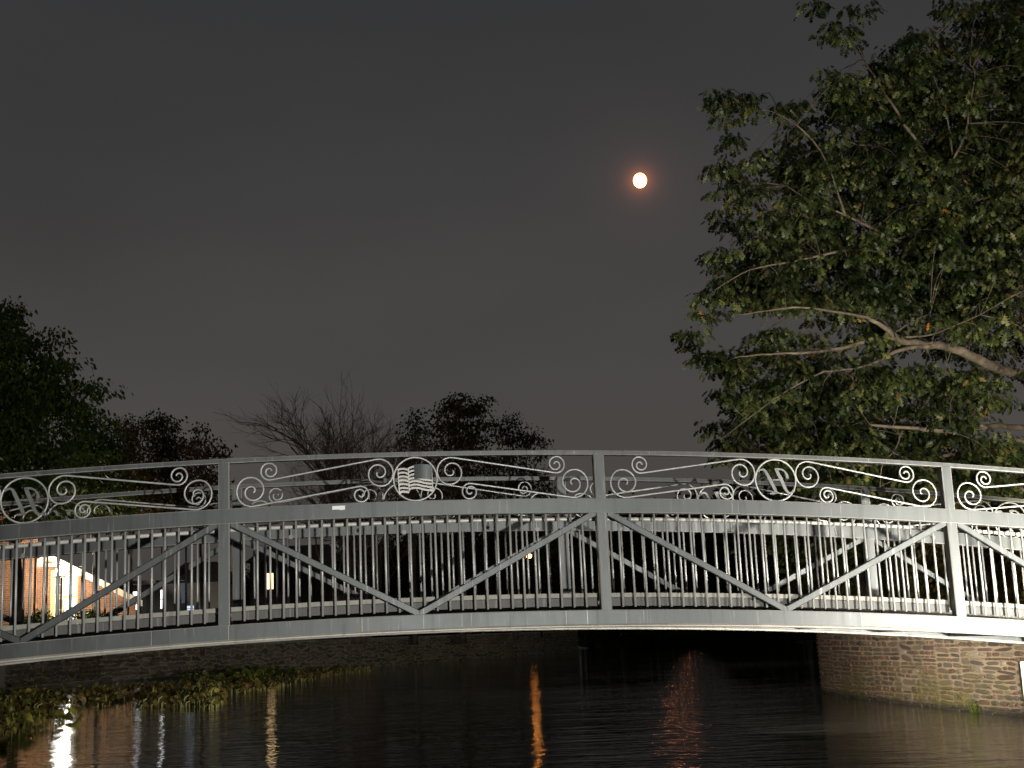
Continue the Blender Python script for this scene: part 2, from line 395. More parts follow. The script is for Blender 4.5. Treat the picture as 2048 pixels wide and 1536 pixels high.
# ------------------------------------------------------------------ setting: lake bed, water, banks
def sheet(name, x0, x1, y0, y1, z, mat):
    m = MB(); m.add([(x0, y0, z), (x1, y0, z), (x1, y1, z), (x0, y1, z)], [(0, 1, 2, 3)])
    return tag(m.build(name, mat), kind='structure')
sheet('ground', -3000, 3000, -600, 5000, -1.2, MUD)
sheet('water', -400, 400, -60, 420, 0, WATER)
def bank(name, poly, z, mat, bottom=-1.15):
    n = len(poly); m = MB()
    m.add([(x, y, bottom) for x, y in poly] + [(x, y, z) for x, y in poly],
          [tuple(range(n, 2 * n))] + [(i, (i + 1) % n, n + (i + 1) % n, n + i) for i in range(n)])
    return tag(m.build(name, mat), kind='structure')
SH = lambda pts, q: [(p[0] - q * p[1],) + tuple(p[1:]) for p in pts]
RB = [(6.95, 30.4), (7.0, 27.5), (7.12, 25.6), (7.45, 22.5), (7.8, 20.3), (8.25, 16.5), (8.6, 13.0), (9.0, 9.0), (9.2, -40)]
RB = SH(RB[:-1], .0105) + RB[-1:]
bank('right_bank', [(x + .35, y - (.3 if i == 0 else 0)) for i, (x, y) in enumerate(RB)] + [(60, -40), (60, 90), (24, 90), (11.5, 45), (8.8, 33)], 1.38, GRASS)
bank('near_bank', [(-60, 7.5), (-20, 8.4), (0, 8.6), (6.0, 9.0), (9.2, 9.6), (9.2, -59), (-60, -59)], .38, GRASS)
LB = [(-24.6, 58), (-24.4, 63), (-23.4, 76), (-18.8, 79), (-10.8, 89), (-2, 104), (6, 124)]
LB = SH(LB, .0095)
bank('left_bank', LB + [(8, 300), (-390, 300), (-390, 20), (-60, 20), (-60, 50)], 1.62, GRASS)
bank('far_bank', [(8, 150), (40, 140), (70, 110), (90, 40), (399, 40), (399, 4000), (-390, 4000), (-390, 301), (8, 301)], 1.1, GRASS)

# ------------------------------------------------------------------ the footbridge
YAW = .150
BR = thing('footbridge', 'grey steel truss footbridge with scrollwork railing arching over the dark water', 'bridge', (-1.067, 14, EYE), YAW)
def camber(s): return -.0073 * s * s
RT, RB_, CT, CB, BT, LP = 1.997, 1.947, 1.470, 1.311, .279, .095     # rail top/bottom, top chord top/bottom, bottom chord top, lip
ENDS = 10.0
PW = .115
BAL = MB(); BAL.tube([(0, 0, 0), (0, 0, CB - BT - .03)], .0125, 10); BALM = BAL.mesh('baluster', True); BALM.materials.append(PALES)
def spiral(cx, cy, R, a0, turns, sgn, rin=.018, n=40):
    """from the outside in; starts at angle a0"""
    o = []
    for i in range(n + 1):
        u = i / n; r = R + (rin - R) * (u ** .9); a = a0 + sgn * 2 * math.pi * turns * u
        # the first half turn keeps the full radius
        r = R if u * turns < .45 else R + (rin - R) * ((u * turns - .45) / (turns - .45)) ** .85
        o.append((cx + r * math.cos(a), cy + r * math.sin(a)))
    return o
hp = math.pi / 2
def bars():
    """the two scroll bars of a half panel: (u from the centre, v from the chord)"""
    r1, r2, r3, r4 = .150, .092, .086, .158
    c1, c2, c3, c4 = (.385, .312), (1.53, .375), (.585, .092), (1.715, .172)
    # bar one: big spiral by the ring, line falling to below the small scroll at the post
    a = spiral(*c1, r1, hp - .15, 1.85, +1)
    b = spiral(*c2, r2, -hp - .15, 1.75, +1)
    one = a[::-1] + b
    a = spiral(*c3, r3, hp - .15, 1.7, +1)
    b = spiral(*c4, r4, -hp - .15, 1.9, +1)
    two = a[::-1] + b
    return one, two
ONE, TWO = bars()
H_STROKES = [  # in units of the ring radius, as seen from the lake side
    ([(-.84, .46), (-.74, .50), (-.62, .53), (-.50, .46), (-.38, .22), (-.22, -.12), (-.08, -.44), (-.03, -.62)], [.16, .08, .09, .12, .16, .17, .15, .13]),
    ([(-.34, -.64), (-.10, -.62), (.07, -.60)], [.07, .09, .07]),
    ([(-.22, .0), (0, .02), (.20, .01)], [.07, .07, .07]),
    ([(-.02, .54), (.10, .52), (.28, .52), (.42, .45), (.53, .32), (.58, .16), (.55, .08)], [.06, .12, .08, .08, .10, .14, .17]),
    ([(.06, .50), (.16, .26), (.28, .0), (.40, -.34), (.52, -.56), (.66, -.64), (.78, -.60), (.85, -.52)], [.15, .17, .17, .15, .12, .09, .09, .15]),
]
def at_panel(c, u, v): return (c + u, v + CT + camber(c + u))
def truss(y0, facing):
    """y0: lake face of the truss; facing +1: inside lies at +y"""
    f = facing
    def Y(a, b): return (y0 + f * a, y0 + f * b) if f > 0 else (y0 + f * b, y0 + f * a)
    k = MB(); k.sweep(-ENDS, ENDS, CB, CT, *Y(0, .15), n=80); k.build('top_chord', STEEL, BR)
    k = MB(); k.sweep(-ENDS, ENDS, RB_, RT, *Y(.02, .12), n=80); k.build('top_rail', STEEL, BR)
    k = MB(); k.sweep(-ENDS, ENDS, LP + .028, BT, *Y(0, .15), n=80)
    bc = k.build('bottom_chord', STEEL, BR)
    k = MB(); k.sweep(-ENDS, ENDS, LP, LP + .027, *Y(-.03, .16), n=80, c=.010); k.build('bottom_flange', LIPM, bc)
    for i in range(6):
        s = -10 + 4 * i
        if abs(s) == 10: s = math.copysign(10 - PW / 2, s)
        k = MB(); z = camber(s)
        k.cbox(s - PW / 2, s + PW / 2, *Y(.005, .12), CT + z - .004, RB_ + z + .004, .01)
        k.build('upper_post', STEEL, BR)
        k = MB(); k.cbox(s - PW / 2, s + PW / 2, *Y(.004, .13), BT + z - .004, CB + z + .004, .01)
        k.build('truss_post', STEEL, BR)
    for i in range(5):
        c = -8 + 4 * i
        for sg in (-1, 1):
            a = Vector((c + sg * (2 - PW / 2 - .06), 0, CB + camber(c + sg * 1.9) - .02)); b_ = Vector((c + sg * .045, 0, BT + camber(c) + .03))
            T = (b_ - a).normalized(); N = Vector((-T.z, 0, T.x)) * .034
            ya, yb = Y(.018, .082)
            a2 = a - T * .05; b2 = b_ + T * .05
            ch = .006; Nn = N.normalized()
            pr = [(-.034 + ch, ya), (.034 - ch, ya), (.034, ya + ch), (.034, yb - ch), (.034 - ch, yb), (-.034 + ch, yb), (-.034, yb - ch), (-.034, ya + ch)]
            vs = [(q.x + Nn.x * n_, y_, q.z + Nn.z * n_) for q in (a2, b2) for n_, y_ in pr]
            k = MB(); k.add(vs, [tuple(range(7, -1, -1)), tuple(range(8, 16))] + [(j, (j + 1) % 8, 8 + (j + 1) % 8, 8 + j) for j in range(8)])
            k.build('diagonal_brace', STEEL, BR)
        s0, s1 = c - 2 + PW / 2, c + 2 - PW / 2
        k = MB(); k.sweep(s0 + .004, s1 - .004, .322, .410, *Y(.165, .178), n=12, c=.002); tb = k.build('toe_board', TOEM, BR)
        k = MB(); k.sweep(s0 + .004, s1 - .004, .413, .462, *Y(.160, .190), n=12, c=.003)
        k.build('rub_strip', RUBM, tb)
    # balusters: the panels in view one by one, the two end panels beyond the frame joined
    hidden = MB()
    for j in range(150):
        s = -10 + (j + .5) * 4 / 30
        if min(abs(s - (-10 + 4 * q)) for q in range(6)) < PW / 2 + .012: continue
        yb = y0 + f * .103
        if -5.6 < s < 8.4:
            o = link('baluster', BALM, None, BR); o.location = (s, yb, BT + .03 + camber(s))
            o.rotation_euler = (random.uniform(-.004, .004), random.uniform(-.005, .005), random.uniform(0, 6))
        else:
            hidden.tube([(s, yb, BT + .03 + camber(s)), (s, yb, CB + camber(s))], .0125, 8)
    tag(hidden.build('end_panel_balusters', PALES, BR), kind='stuff')
    # ornament panels
    for i in range(5):
        c = -8 + 4 * i; yc = y0 + f * .06; rr = .232
        cz = CT + camber(c) + .2375
        k = MB(); ring = [(c + rr * math.cos(a), yc, cz + rr * math.sin(a)) for a in np.linspace(0, 2 * math.pi, 49)]
        k.tube(ring, .0105, 8, cap=False, up=(0, 1, 0)); R_ = k.build('ornament_ring', PALES, BR, True)
        for sg in (-1, 1):
            for path in (ONE, TWO):
                k = MB(); pts = []
                for u, v in path:
                    x, z = at_panel(c, sg * u, v); pts.append((x, yc, z))
                k.tube(pts, .0100, 8, up=(0, 1, 0)); k.build('scroll', PALES, R_, True)
        ya, yb = yc - .012, yc + .012
        if i != 2:
            k = MB(); sgn = 1
            for P_, W_ in H_STROKES:
                q = smooth_path([(c + p[0] * rr, 0, cz + p[1] * rr) for p in P_], 4)
                ws = list(np.interp(np.linspace(0, len(W_) - 1, len(q)), range(len(W_)), W_))
                k.ribbon([(v.x, v.z) for v in q], [x * rr for x in ws], ya, yb)
            tag(k.build('letter', PLATE, R_), label='cut steel plate monogram letter H seen from its back')
        else:
            k = MB()
            X = lambda px: c + (px - 1045) / 285 * rr
            Z = lambda py: cz - (py - 440) / 285 * rr
            for j in range(7):       # stripes left of the fold
                y_ = 312 + j * 50; dy = (0, 4, 0, -2, -4, -8, -10)[j]
                q = smooth_path([(X(812 + j * 3), 0, Z(y_ + 4 + (14 if j == 6 else 0))), (X(860), 0, Z(y_ - 8)), (X(910), 0, Z(y_ - 6)), (X(958), 0, Z(y_ + 10 + dy))], 4)
                k.ribbon([(v.x, v.z) for v in q], [.020 if j < 6 else .024] * len(q), ya, yb)
            for j in range(3):       # short stripes between fold and canton
                y_ = 300 + j * 50
                q = smooth_path([(X(955), 0, Z(y_ + 8)), (X(985), 0, Z(y_ - 12)), (X(1040), 0, Z(y_ - 24))], 4)
                k.ribbon([(v.x, v.z) for v in q], [.020] * len(q), ya - .004, yb - .004)
            for j in range(4):
                y_ = 440 + j * 44
                q = smooth_path([(X(955), 0, Z(y_ + 6)), (X(1010), 0, Z(y_ - 12)), (X(1080), 0, Z(y_ - 10)), (X(1160), 0, Z(y_ + 12)), (X(1268), 0, Z(y_ + 28))], 4)
                k.ribbon([(v.x, v.z) for v in q], [.020] * len(q), ya - .004, yb - .004)
            k.ribbon([(X(818), Z(300)), (X(832), Z(640))], [.009, .014], ya - .002, yb - .002)
            k.ribbon([(X(956), Z(290)), (X(958), Z(605))], [.011, .011], ya - .006, yb - .006)
            k.ribbon([(X(1262), Z(290)), (X(1270), Z(605))], [.008, .008], ya - .006, yb - .006)
            # canton: bowed plate
            n = 8; vs = []
            for a in range(n + 1):
                u = a / n; px = 1030 + 235 * u; dy = -8 * math.sin(u * 3.1) + 12 * u
                bow = .018 * math.sin(u * 2.6)
                for py, y_ in ((252, ya - .006), (440 + 6 * u, ya - .006), (252, yb - .006), (440 + 6 * u, yb - .006)):
                    vs.append((X(px), y_ - f * 0 - bow, Z(py + dy)))
            fs = []
            for a in range(n):
                p = a * 4; q = p + 4
                fs += [(p, p + 1, q + 1, q), (p + 2, q + 2, q + 3, p + 3), (p, q, q + 2, p + 2), (p + 1, p + 3, q + 3, q + 1)]
            fs += [(0, 2, 3, 1), (n * 4, n * 4 + 1, n * 4 + 3, n * 4 + 2)]
            n0 = len(k.f); k.add(vs, fs); k.edges = set(range(n0))
            if f > 0: tag(k.build('flag', STEEL, R_), label='cut steel waving flag with seven stripes and a plain canton')
truss(0.0, 1)
truss(2.42, -1)
# handrail tube along the near truss, on brackets
k = MB(); k.tube([(s, .215, 1.262 + camber(s)) for s in np.linspace(-ENDS + .1, ENDS - .1, 90)], .0215, 12); k.build('handrail', TUBEM, BR, True)
for s in (-7.2, -5.6, -4.02, -2.36, -1.32, -.13, 1.31, 2.23, 3.5, 4.7, 5.83, 7.1, 8.4):
    z = 1.262 + camber(s)
    k = MB(); k.tube([(s, .215, z - .02), (s, .21, z - .075), (s, .165, z - .11)], .007, 8); hb = k.build('handrail_bracket', TUBEM, BR, True)
    k = MB(); k.tube([(s, .150, z - .11), (s, .166, z - .11)], .024, 14); k.build('rosette', PLATE, hb)
# deck with joists
k = MB(); k.sweep(-ENDS, ENDS, .235, .275, .20, 2.22, n=60); k.build('deck', DECKM, BR)
for i in range(21):
    s = -10 + .06 + i * .994
    k = MB(); k.box(s - .03, s + .03, .152, 2.268, .13 + camber(s), .234 + camber(s)); k.build('floor_beam', STEEL, BR)
for s in (-2.72, -1.955, 1.55, 1.78, 4.83, -.6, 6.06):
    z = camber(s); k = MB(); k.box(s - .002, s + .002, -.0015, .004, LP + .03 + z, BT + z - .004); k.build('weld_seam', HILITE_PALE, BR)
k = MB(); z = camber(-.83)
k.add([(-.885, -.0012, 1.442 + z), (-.752, -.0012, 1.444 + z), (-.752, -.0012, 1.402 + z), (-.80, -.0012, 1.397 + z), (-.812, -.0012, 1.404 + z), (-.885, -.0012, 1.404 + z),
       (-.885, -.0002, 1.442 + z), (-.752, -.0002, 1.444 + z), (-.752, -.0002, 1.402 + z), (-.80, -.0002, 1.397 + z), (-.812, -.0002, 1.404 + z), (-.885, -.0002, 1.404 + z)],
      [(0, 5, 4, 3, 2, 1), (6, 7, 8, 9, 10, 11)] + [(i, (i + 1) % 6, 6 + (i + 1) % 6, 6 + i) for i in range(6)])
k.build('sticker', STICK, BR)

# ------------------------------------------------------------------ right abutment wall, stone by stone
WR = thing('stone_wall', 'brown rubble stone retaining wall with rounded corner under the right end of the footbridge', 'wall', (7.4, 22, 0))
face = smooth_path(SH([(9.6, 32.0, 0), (8.2, 31.7, 0), (7.25, 31.2, 0), (6.95, 30.2, 0), (6.98, 28.0, 0), (7.12, 25.6, 0), (7.45, 22.5, 0), (7.8, 20.3, 0), (8.25, 16.5, 0), (8.6, 13.0, 0), (8.95, 10.4, 0)], .0105), 8)
cum = [0]
for a, b_ in zip(face, face[1:]): cum.append(cum[-1] + (b_ - a).length)
TOTAL = cum[-1]
def on_face(u):
    u = min(max(u, 0), TOTAL - 1e-4); i = int(np.searchsorted(cum, u, side='right')) - 1
    q = (u - cum[i]) / (cum[i + 1] - cum[i]); p = face[i].lerp(face[i + 1], q)
    T = (face[i + 1] - face[i]).normalized(); return p, T
HT = 1.40
k = MB(); base = WR.location; nn = 90; vs = []
for i in range(nn + 1):
    p, T = on_face(TOTAL * i / nn); N = Vector((T.y, -T.x, 0))      # towards the water
    for off, z in ((.0, -1.1), (.0, HT), (-.5, HT), (-.5, -1.1)): vs.append(p + N * off + Vector((0, 0, z)) - base)
fs = [(i * 4 + j, (i + 1) * 4 + j, (i + 1) * 4 + (j + 1) % 4, i * 4 + (j + 1) % 4) for i in range(nn) for j in range(4)]
k.add(vs, fs + [(3, 2, 1, 0), (nn * 4, nn * 4 + 1, nn * 4 + 2, nn * 4 + 3)]); k.build('mortar_core', MORTAR, WR)
def stone_mesh(seed):
    r = random.Random(seed); k = MB(); n = 10
    def outline(sx, sy, j): 
        o = []
        for i in range(n):
            a = 2 * math.pi * (i + .5) / n; c, s_ = math.cos(a), math.sin(a)
            q = (abs(c) ** 6 + abs(s_) ** 6) ** (-1 / 6)
            rnd = 1 - jit[i]
            o.append((c * q * sx * rnd, s_ * q * sy * rnd))
        return o
    jit = [r.uniform(0, .26) for _ in range(n)]
    a = outline(.5, .5, 0); b_ = outline(.475, .46, 0); tz = [r.uniform(.75, 1.15) for _ in range(n)]
    vs = [(x, 0, z) for x, z in a] + [(x, .75 * tz[i], z) for i, (x, z) in enumerate(b_)] + [(x * .72, 1.0 * tz[i], z * .65) for i, (x, z) in enumerate(b_)]
    fs = [(i, (i + 1) % n, n + (i + 1) % n, n + i) for i in range(n)] + [(n + i, n + (i + 1) % n, 2 * n + (i + 1) % n, 2 * n + i) for i in range(n)] + [tuple(range(2 * n, 3 * n))]
    k.add([(x, -y, z) for x, y, z in vs], fs); me = k.mesh('stone'); me.materials.append(STONE); return me
SM = [stone_mesh(i) for i in range(10)]
stones = []
def fill(u0, u1, z0, z1, depth=0):
    """split a patch of wall into irregular rubble"""
    wdt, hgt = u1 - u0, z1 - z0
    if hgt > .18 or (hgt > .12 and random.random() < .5 and wdt > .22):
        q = z0 + hgt * random.uniform(.38, .62); fill(u0, u1, z0, q); fill(u0, u1, q, z1); return
    if wdt > .62 or (wdt > .30 and random.random() < .48):
        q = u0 + wdt * random.uniform(.34, .66); fill(u0, q, z0, z1); fill(q, u1, z0, z1); return
    stones.append((u0, u1, z0, z1))
u = .6
while u < TOTAL:
    u2 = min(u + random.uniform(.9, 1.7), TOTAL); z = -.10 + random.uniform(-.03, .03)
    while z < HT - .02:
        z2 = min(z + random.uniform(.22, .42), HT)
        if HT - z2 < .08: z2 = HT
        fill(u, u2, z, z2); z = z2
    u = u2
rank = []
for (a, b_, z0, z1) in stones:
    p, T = on_face((a + b_) / 2); N = Vector((T.y, -T.x, 0)); 
    view = (p - Vector((0, 0, 0))); fac = max(0, -N.dot(view.normalized()))
    X_ = p.x / p.y
    vis = fac * (b_ - a) * (z1 - z0) / p.length ** 2 * (1 if X_ < .40 else .05)
    rank.append((vis, a, b_, z0, z1, p, T, N))
rank.sort(key=lambda q: -q[0])
rest = MB()
for i, (vis, a, b_, z0, z1, p, T, N) in enumerate(rank):
    g = .013; me = SM[i % 10]; wd = (b_ - a - g) ; hg = (z1 - z0 - g)
    dp = random.uniform(.012, .034)
    M = Matrix(((T.x * wd, -N.x * dp, 0, p.x), (T.y * wd, -N.y * dp, 0, p.y), (0, 0, hg, (z0 + z1) / 2), (0, 0, 0, 1)))
    if i < 300:
        o = link('stone', me, None, WR); L = M.copy(); L.translation = L.translation - base
        # basis: x along the wall, y outwards, z up
        o.location = L.translation; o.rotation_euler = (random.uniform(-.01, .01), random.uniform(-.09, .09), math.atan2(T.y, T.x))
        sy = dp if (Vector((-T.y, T.x, 0)).dot(-N)) > 0 else dp
        # local y points to (-T.y, T.x); the stone bulges to local -y which must be N = (T.y, -T.x)
        o.scale = (wd, dp, hg)
    else:
        q = Matrix(((T.x * wd, -T.y * dp, 0, p.x - base.x), (T.y * wd, T.x * dp, 0, p.y - base.y), (0, 0, hg, (z0 + z1) / 2 - base.z), (0, 0, 0, 1)))
        rest.add([q @ v.co for v in me.vertices], [tuple(f.vertices) for f in me.polygons])
if rest.v: tag(rest.build('small_stones', STONE, WR), kind='stuff')
k = MB()
for i in range(60):
    ua, ub = 1.2 + (TOTAL - 1.2) * i / 60, 1.2 + (TOTAL - 1.2) * (i + .97) / 60
    p, T = on_face(ua); q, _ = on_face(ub); N = Vector((T.y, -T.x, 0)); e_ = random.uniform(.03, .09); h_ = random.uniform(.0, .03)
    k.add([Vector(v) - base for v in ((p.x, p.y, -.2), (q.x, q.y, -.2), (q.x, q.y, h_), (p.x, p.y, h_), (p.x + N.x * e_, p.y + N.y * e_, -.2), (q.x + N.x * e_, q.y + N.y * e_, -.2), (q.x + N.x * e_, q.y + N.y * e_, h_ - .012), (p.x + N.x * e_, p.y + N.y * e_, h_ - .012))],
          [(4, 5, 6, 7), (7, 6, 2, 3), (0, 4, 7, 3), (5, 1, 2, 6)])
k.build('footing', STONE, WR)

# marker post at the right edge
mq = pix(2050, 1425, 18.0)
mp_ = thing('marker_post', 'white painted wooden marker post standing in the water before the stone wall', 'post', (mq.x + .04, 18.0, 0))
k = MB(); k.cbox(-.045, .045, -.045, .045, .42, .90, .008); k.build('white_board', TRIM, mp_)
k = MB(); k.cbox(-.035, .035, -.035, .035, -.6, .42, .006); k.build('stake', flat('bare_timber', (.35, .27, .16)), mp_)
# weeds at the foot of the wall
for (x, y, hgt, n_) in ((1950, 1412, .30, 26), (1700, 1390, .14, 12)):
    P0 = pix(x, y, 0.001 + 22 if x > 1900 else 27)
    p, T = on_face(min(range(400), key=lambda i: (on_face(TOTAL * i / 400)[0] - P0).length) * TOTAL / 400)
    N = Vector((T.y, -T.x, 0)); k = MB()
    for i in range(n_):
        b0 = Vector((p.x, p.y, 0)) + N * random.uniform(.03, .10) + T * random.uniform(-.15, .15); L = hgt * random.uniform(.4, 1); d = Vector((random.gauss(0, .3), random.gauss(0, .3), 1)).normalized()
        s_ = T * .012; m_ = b0 + d * L * .6; e_ = b0 + d * L + Vector((random.gauss(0, .05), random.gauss(0, .05), -.02))
        k.add([b0 - s_, b0 + s_, m_ + s_, m_ - s_, e_], [(0, 1, 2, 3), (3, 2, 4)])
    tag(k.build('weed_tuft', MOSS), 'tall green weed tuft at the waterline of the stone wall' if x > 1900 else 'low green weed tuft sprouting nearer the wall corner', 'weeds')

# ------------------------------------------------------------------ trees
def leaf_cloud(name, P, per, size, mat, parent, tmpl='oak', spread=.28, droop=.6):
    n = len(P); Q = np.repeat(P, per, axis=0)
    d = RNG.normal(0, 1, Q.shape); d[:, 2] = d[:, 2] * .45 - droop
    d /= np.linalg.norm(d, axis=1, keepdims=True)
    Q = Q + d * RNG.uniform(.05, 1, (len(Q), 1)) * spread
    A = frames(d, RNG.normal(0, .7, len(Q))); S = size * RNG.uniform(.65, 1.2, len(Q))
    tv, tf = (OAKT, OAKF) if tmpl == 'oak' else (SIMT, SIMF)
    return link(name, scatter_mesh(name, tv, tf, Q, A, S), mat, parent)
def mop_cloud(name, P, per, size, mat, parent, rad, flat=.62, tmpl='oak'):
    """rounded tufts at twig ends whose leaves fan outwards and hang"""
    n = len(P); R_ = rad * RNG.uniform(.55, 1.25, n); Q = np.repeat(P, per, axis=0); RR = np.repeat(R_, per)[:, None]
    d = RNG.normal(0, 1, Q.shape); d[:, 2] = np.abs(d[:, 2]) * .9 - .25; d /= np.linalg.norm(d, axis=1, keepdims=True)
    Q = Q + d * RR * RNG.uniform(.35, 1, (len(Q), 1)) * np.array([1, 1, flat])
    g = d * np.array([1, 1, .3]) + np.array([0, 0, -1.0]) + RNG.normal(0, .32, Q.shape)
    A = frames(g, RNG.normal(0, .6, len(Q))); S = size * RNG.uniform(.55, 1.25, len(Q))
    tv, tf = (OAKT, OAKF) if tmpl == 'oak' else (SIMT, SIMF)
    return link(name, scatter_mesh(name, tv, tf, Q, A, S), mat, parent)
def blob_points(blobs, d0, dd, dens):
    """blobs in photo pixels (cx, cy, rx, ry, weight) placed in a slab of depth dd about distance d0"""
    o = []
    for bl in blobs:
        cx, cy, rx, ry = bl[:4]; wgt = bl[4] if len(bl) > 4 else 1
        n = max(3, int(rx * ry * math.pi * dens * wgt))
        for _ in range(n):
            a = random.uniform(0, 2 * math.pi); r = math.sqrt(random.random()) * (1 + random.gauss(0, .07))
            bulge = math.sqrt(max(.05, 1 - min(r, 1) ** 2))
            o.append(tuple(pix(cx + rx * r * math.cos(a), cy + ry * r * math.sin(a), d0 + random.uniform(-1, 1) * dd * bulge)))
    return np.array(o)
def limb(k, pts, r0, r1, n=5, kk=8):
    p = smooth_path(pts, n); m = len(p)
    p = [q + Vector((random.gauss(0, 1), random.gauss(0, 1), random.gauss(0, 1))) * r0 * .10 for q in p]
    k.tube(p, [r0 + (r1 - r0) * (i / (m - 1)) for i in range(m)], kk); return p

# the big oak on the right bank
OB = pix(2125, 1255, 29.5); OB.z = 1.38
oak = thing('oak_tree', 'big lamp-lit oak with drooping lobed leaves filling the right side', 'tree', OB)
def rel(p): return Vector(p) - OB
skeleton = []
k = MB()
tp = limb(k, [rel(OB + Vector((0, 0, -.3))), rel(pix(2118, 1100, 29.6)), rel(pix(2105, 900, 29.4)), rel(pix(2085, 720, 29.2)), rel(pix(2045, 560, 29.3)), rel(pix(2020, 380, 29.2)), rel(pix(2035, 150, 29)), rel(pix(2050, -120, 29))], .34, .09, 6, 12)
k.build('trunk', BARK, oak, True); skeleton += tp
LIMBS = [
    ([(2085, 760, 29.2), (1990, 735, 28.6), (1905, 695, 28), (1850, 690, 27.7), (1800, 680, 27.4), (1770, 655, 27.2), (1735, 635, 27.1)], .13, .035),
    ([(1790, 678, 27.4), (1740, 680, 27.2), (1690, 695, 27), (1620, 705, 26.6), (1540, 708, 26.4), (1470, 715, 26.2)], .055, .010),
    ([(1860, 692, 27.7), (1800, 700, 27.3), (1750, 725, 27), (1700, 738, 26.8), (1648, 742, 26.5)], .05, .012),
    ([(1735, 635, 27.1), (1680, 625, 27), (1600, 615, 26.6), (1530, 622, 26.4), (1480, 630, 26.2)], .032, .008),
    ([(1790, 665, 27.4), (1830, 640, 27), (1860, 628, 26.8)], .022, .007),
    ([(1800, 675, 27.3), (1860, 670, 27), (1900, 655, 26.7), (1960, 630, 26.4)], .024, .007),
    ([(2110, 850, 29.5), (2048, 856, 28.6), (1990, 852, 28), (1930, 862, 27.4), (1880, 862, 27), (1820, 856, 26.7), (1740, 850, 26.4)], .075, .026),
    ([(2130, 930, 29.5), (2060, 890, 28.5), (2010, 872, 28), (1960, 850, 27.6)], .07, .02),
    ([(2040, 600, 29.3), (1985, 480, 28.6), (1940, 440, 28.2), (1905, 390, 27.8), (1880, 355, 27.6), (1845, 300, 27.4), (1800, 235, 27.2), (1760, 170, 27), (1728, 120, 27)], .085, .012),
    ([(1882, 352, 27.6), (1905, 320, 27.3), (1930, 270, 27.1), (1940, 210, 27), (1950, 150, 26.9), (1940, 130, 26.8)], .035, .008),
    ([(1905, 310, 27.3), (1895, 240, 27.1), (1870, 160, 27), (1850, 100, 27)], .018, .006),
    ([(1845, 300, 27.4), (1780, 285, 27.2), (1720, 290, 27), (1680, 275, 26.9)], .022, .006),
    ([(1830, 500, 28), (1790, 480, 27.6), (1740, 455, 27.3), (1690, 430, 27), (1620, 400, 26.8), (1570, 370, 26.7)], .045, .007),
    ([(2040, 650, 29.2), (1960, 560, 28.6), (1880, 530, 28.2), (1830, 500, 28)], .07, .045),
    ([(2040, 640, 29), (1990, 590, 28.3), (1960, 560, 28)], .05, .02),
    ([(1690, 430, 27), (1640, 300, 26.8), (1560, 230, 26.6), (1480, 215, 26.5)], .025, .006),
    ([(1690, 500, 27), (1600, 520, 26.8), (1500, 540, 26.6), (1430, 580, 26.5)], .03, .006),
    ([(2000, 900, 28.4), (1900, 910, 28), (1780, 930, 27.5), (1640, 925, 27), (1500, 900, 26.8)], .05, .008),
    ([(1800, 870, 27), (1790, 900, 26.8), (1765, 930, 26.7), (1760, 980, 26.6)], .018, .008),
    ([(1648, 742, 26.5), (1560, 790, 26.4), (1480, 850, 26.3), (1440, 880, 26.3)], .02, .006),
]
for pts, r0, r1 in LIMBS:
    k = MB(); pp = limb(k, [rel(pix(p[0], p[1], 29.2 - (29.2 - p[2]) * 1.2 if p[2] < 29 else p[2])) for p in pts], r0, r1); k.build('limb', BARK, oak, True); skeleton += pp
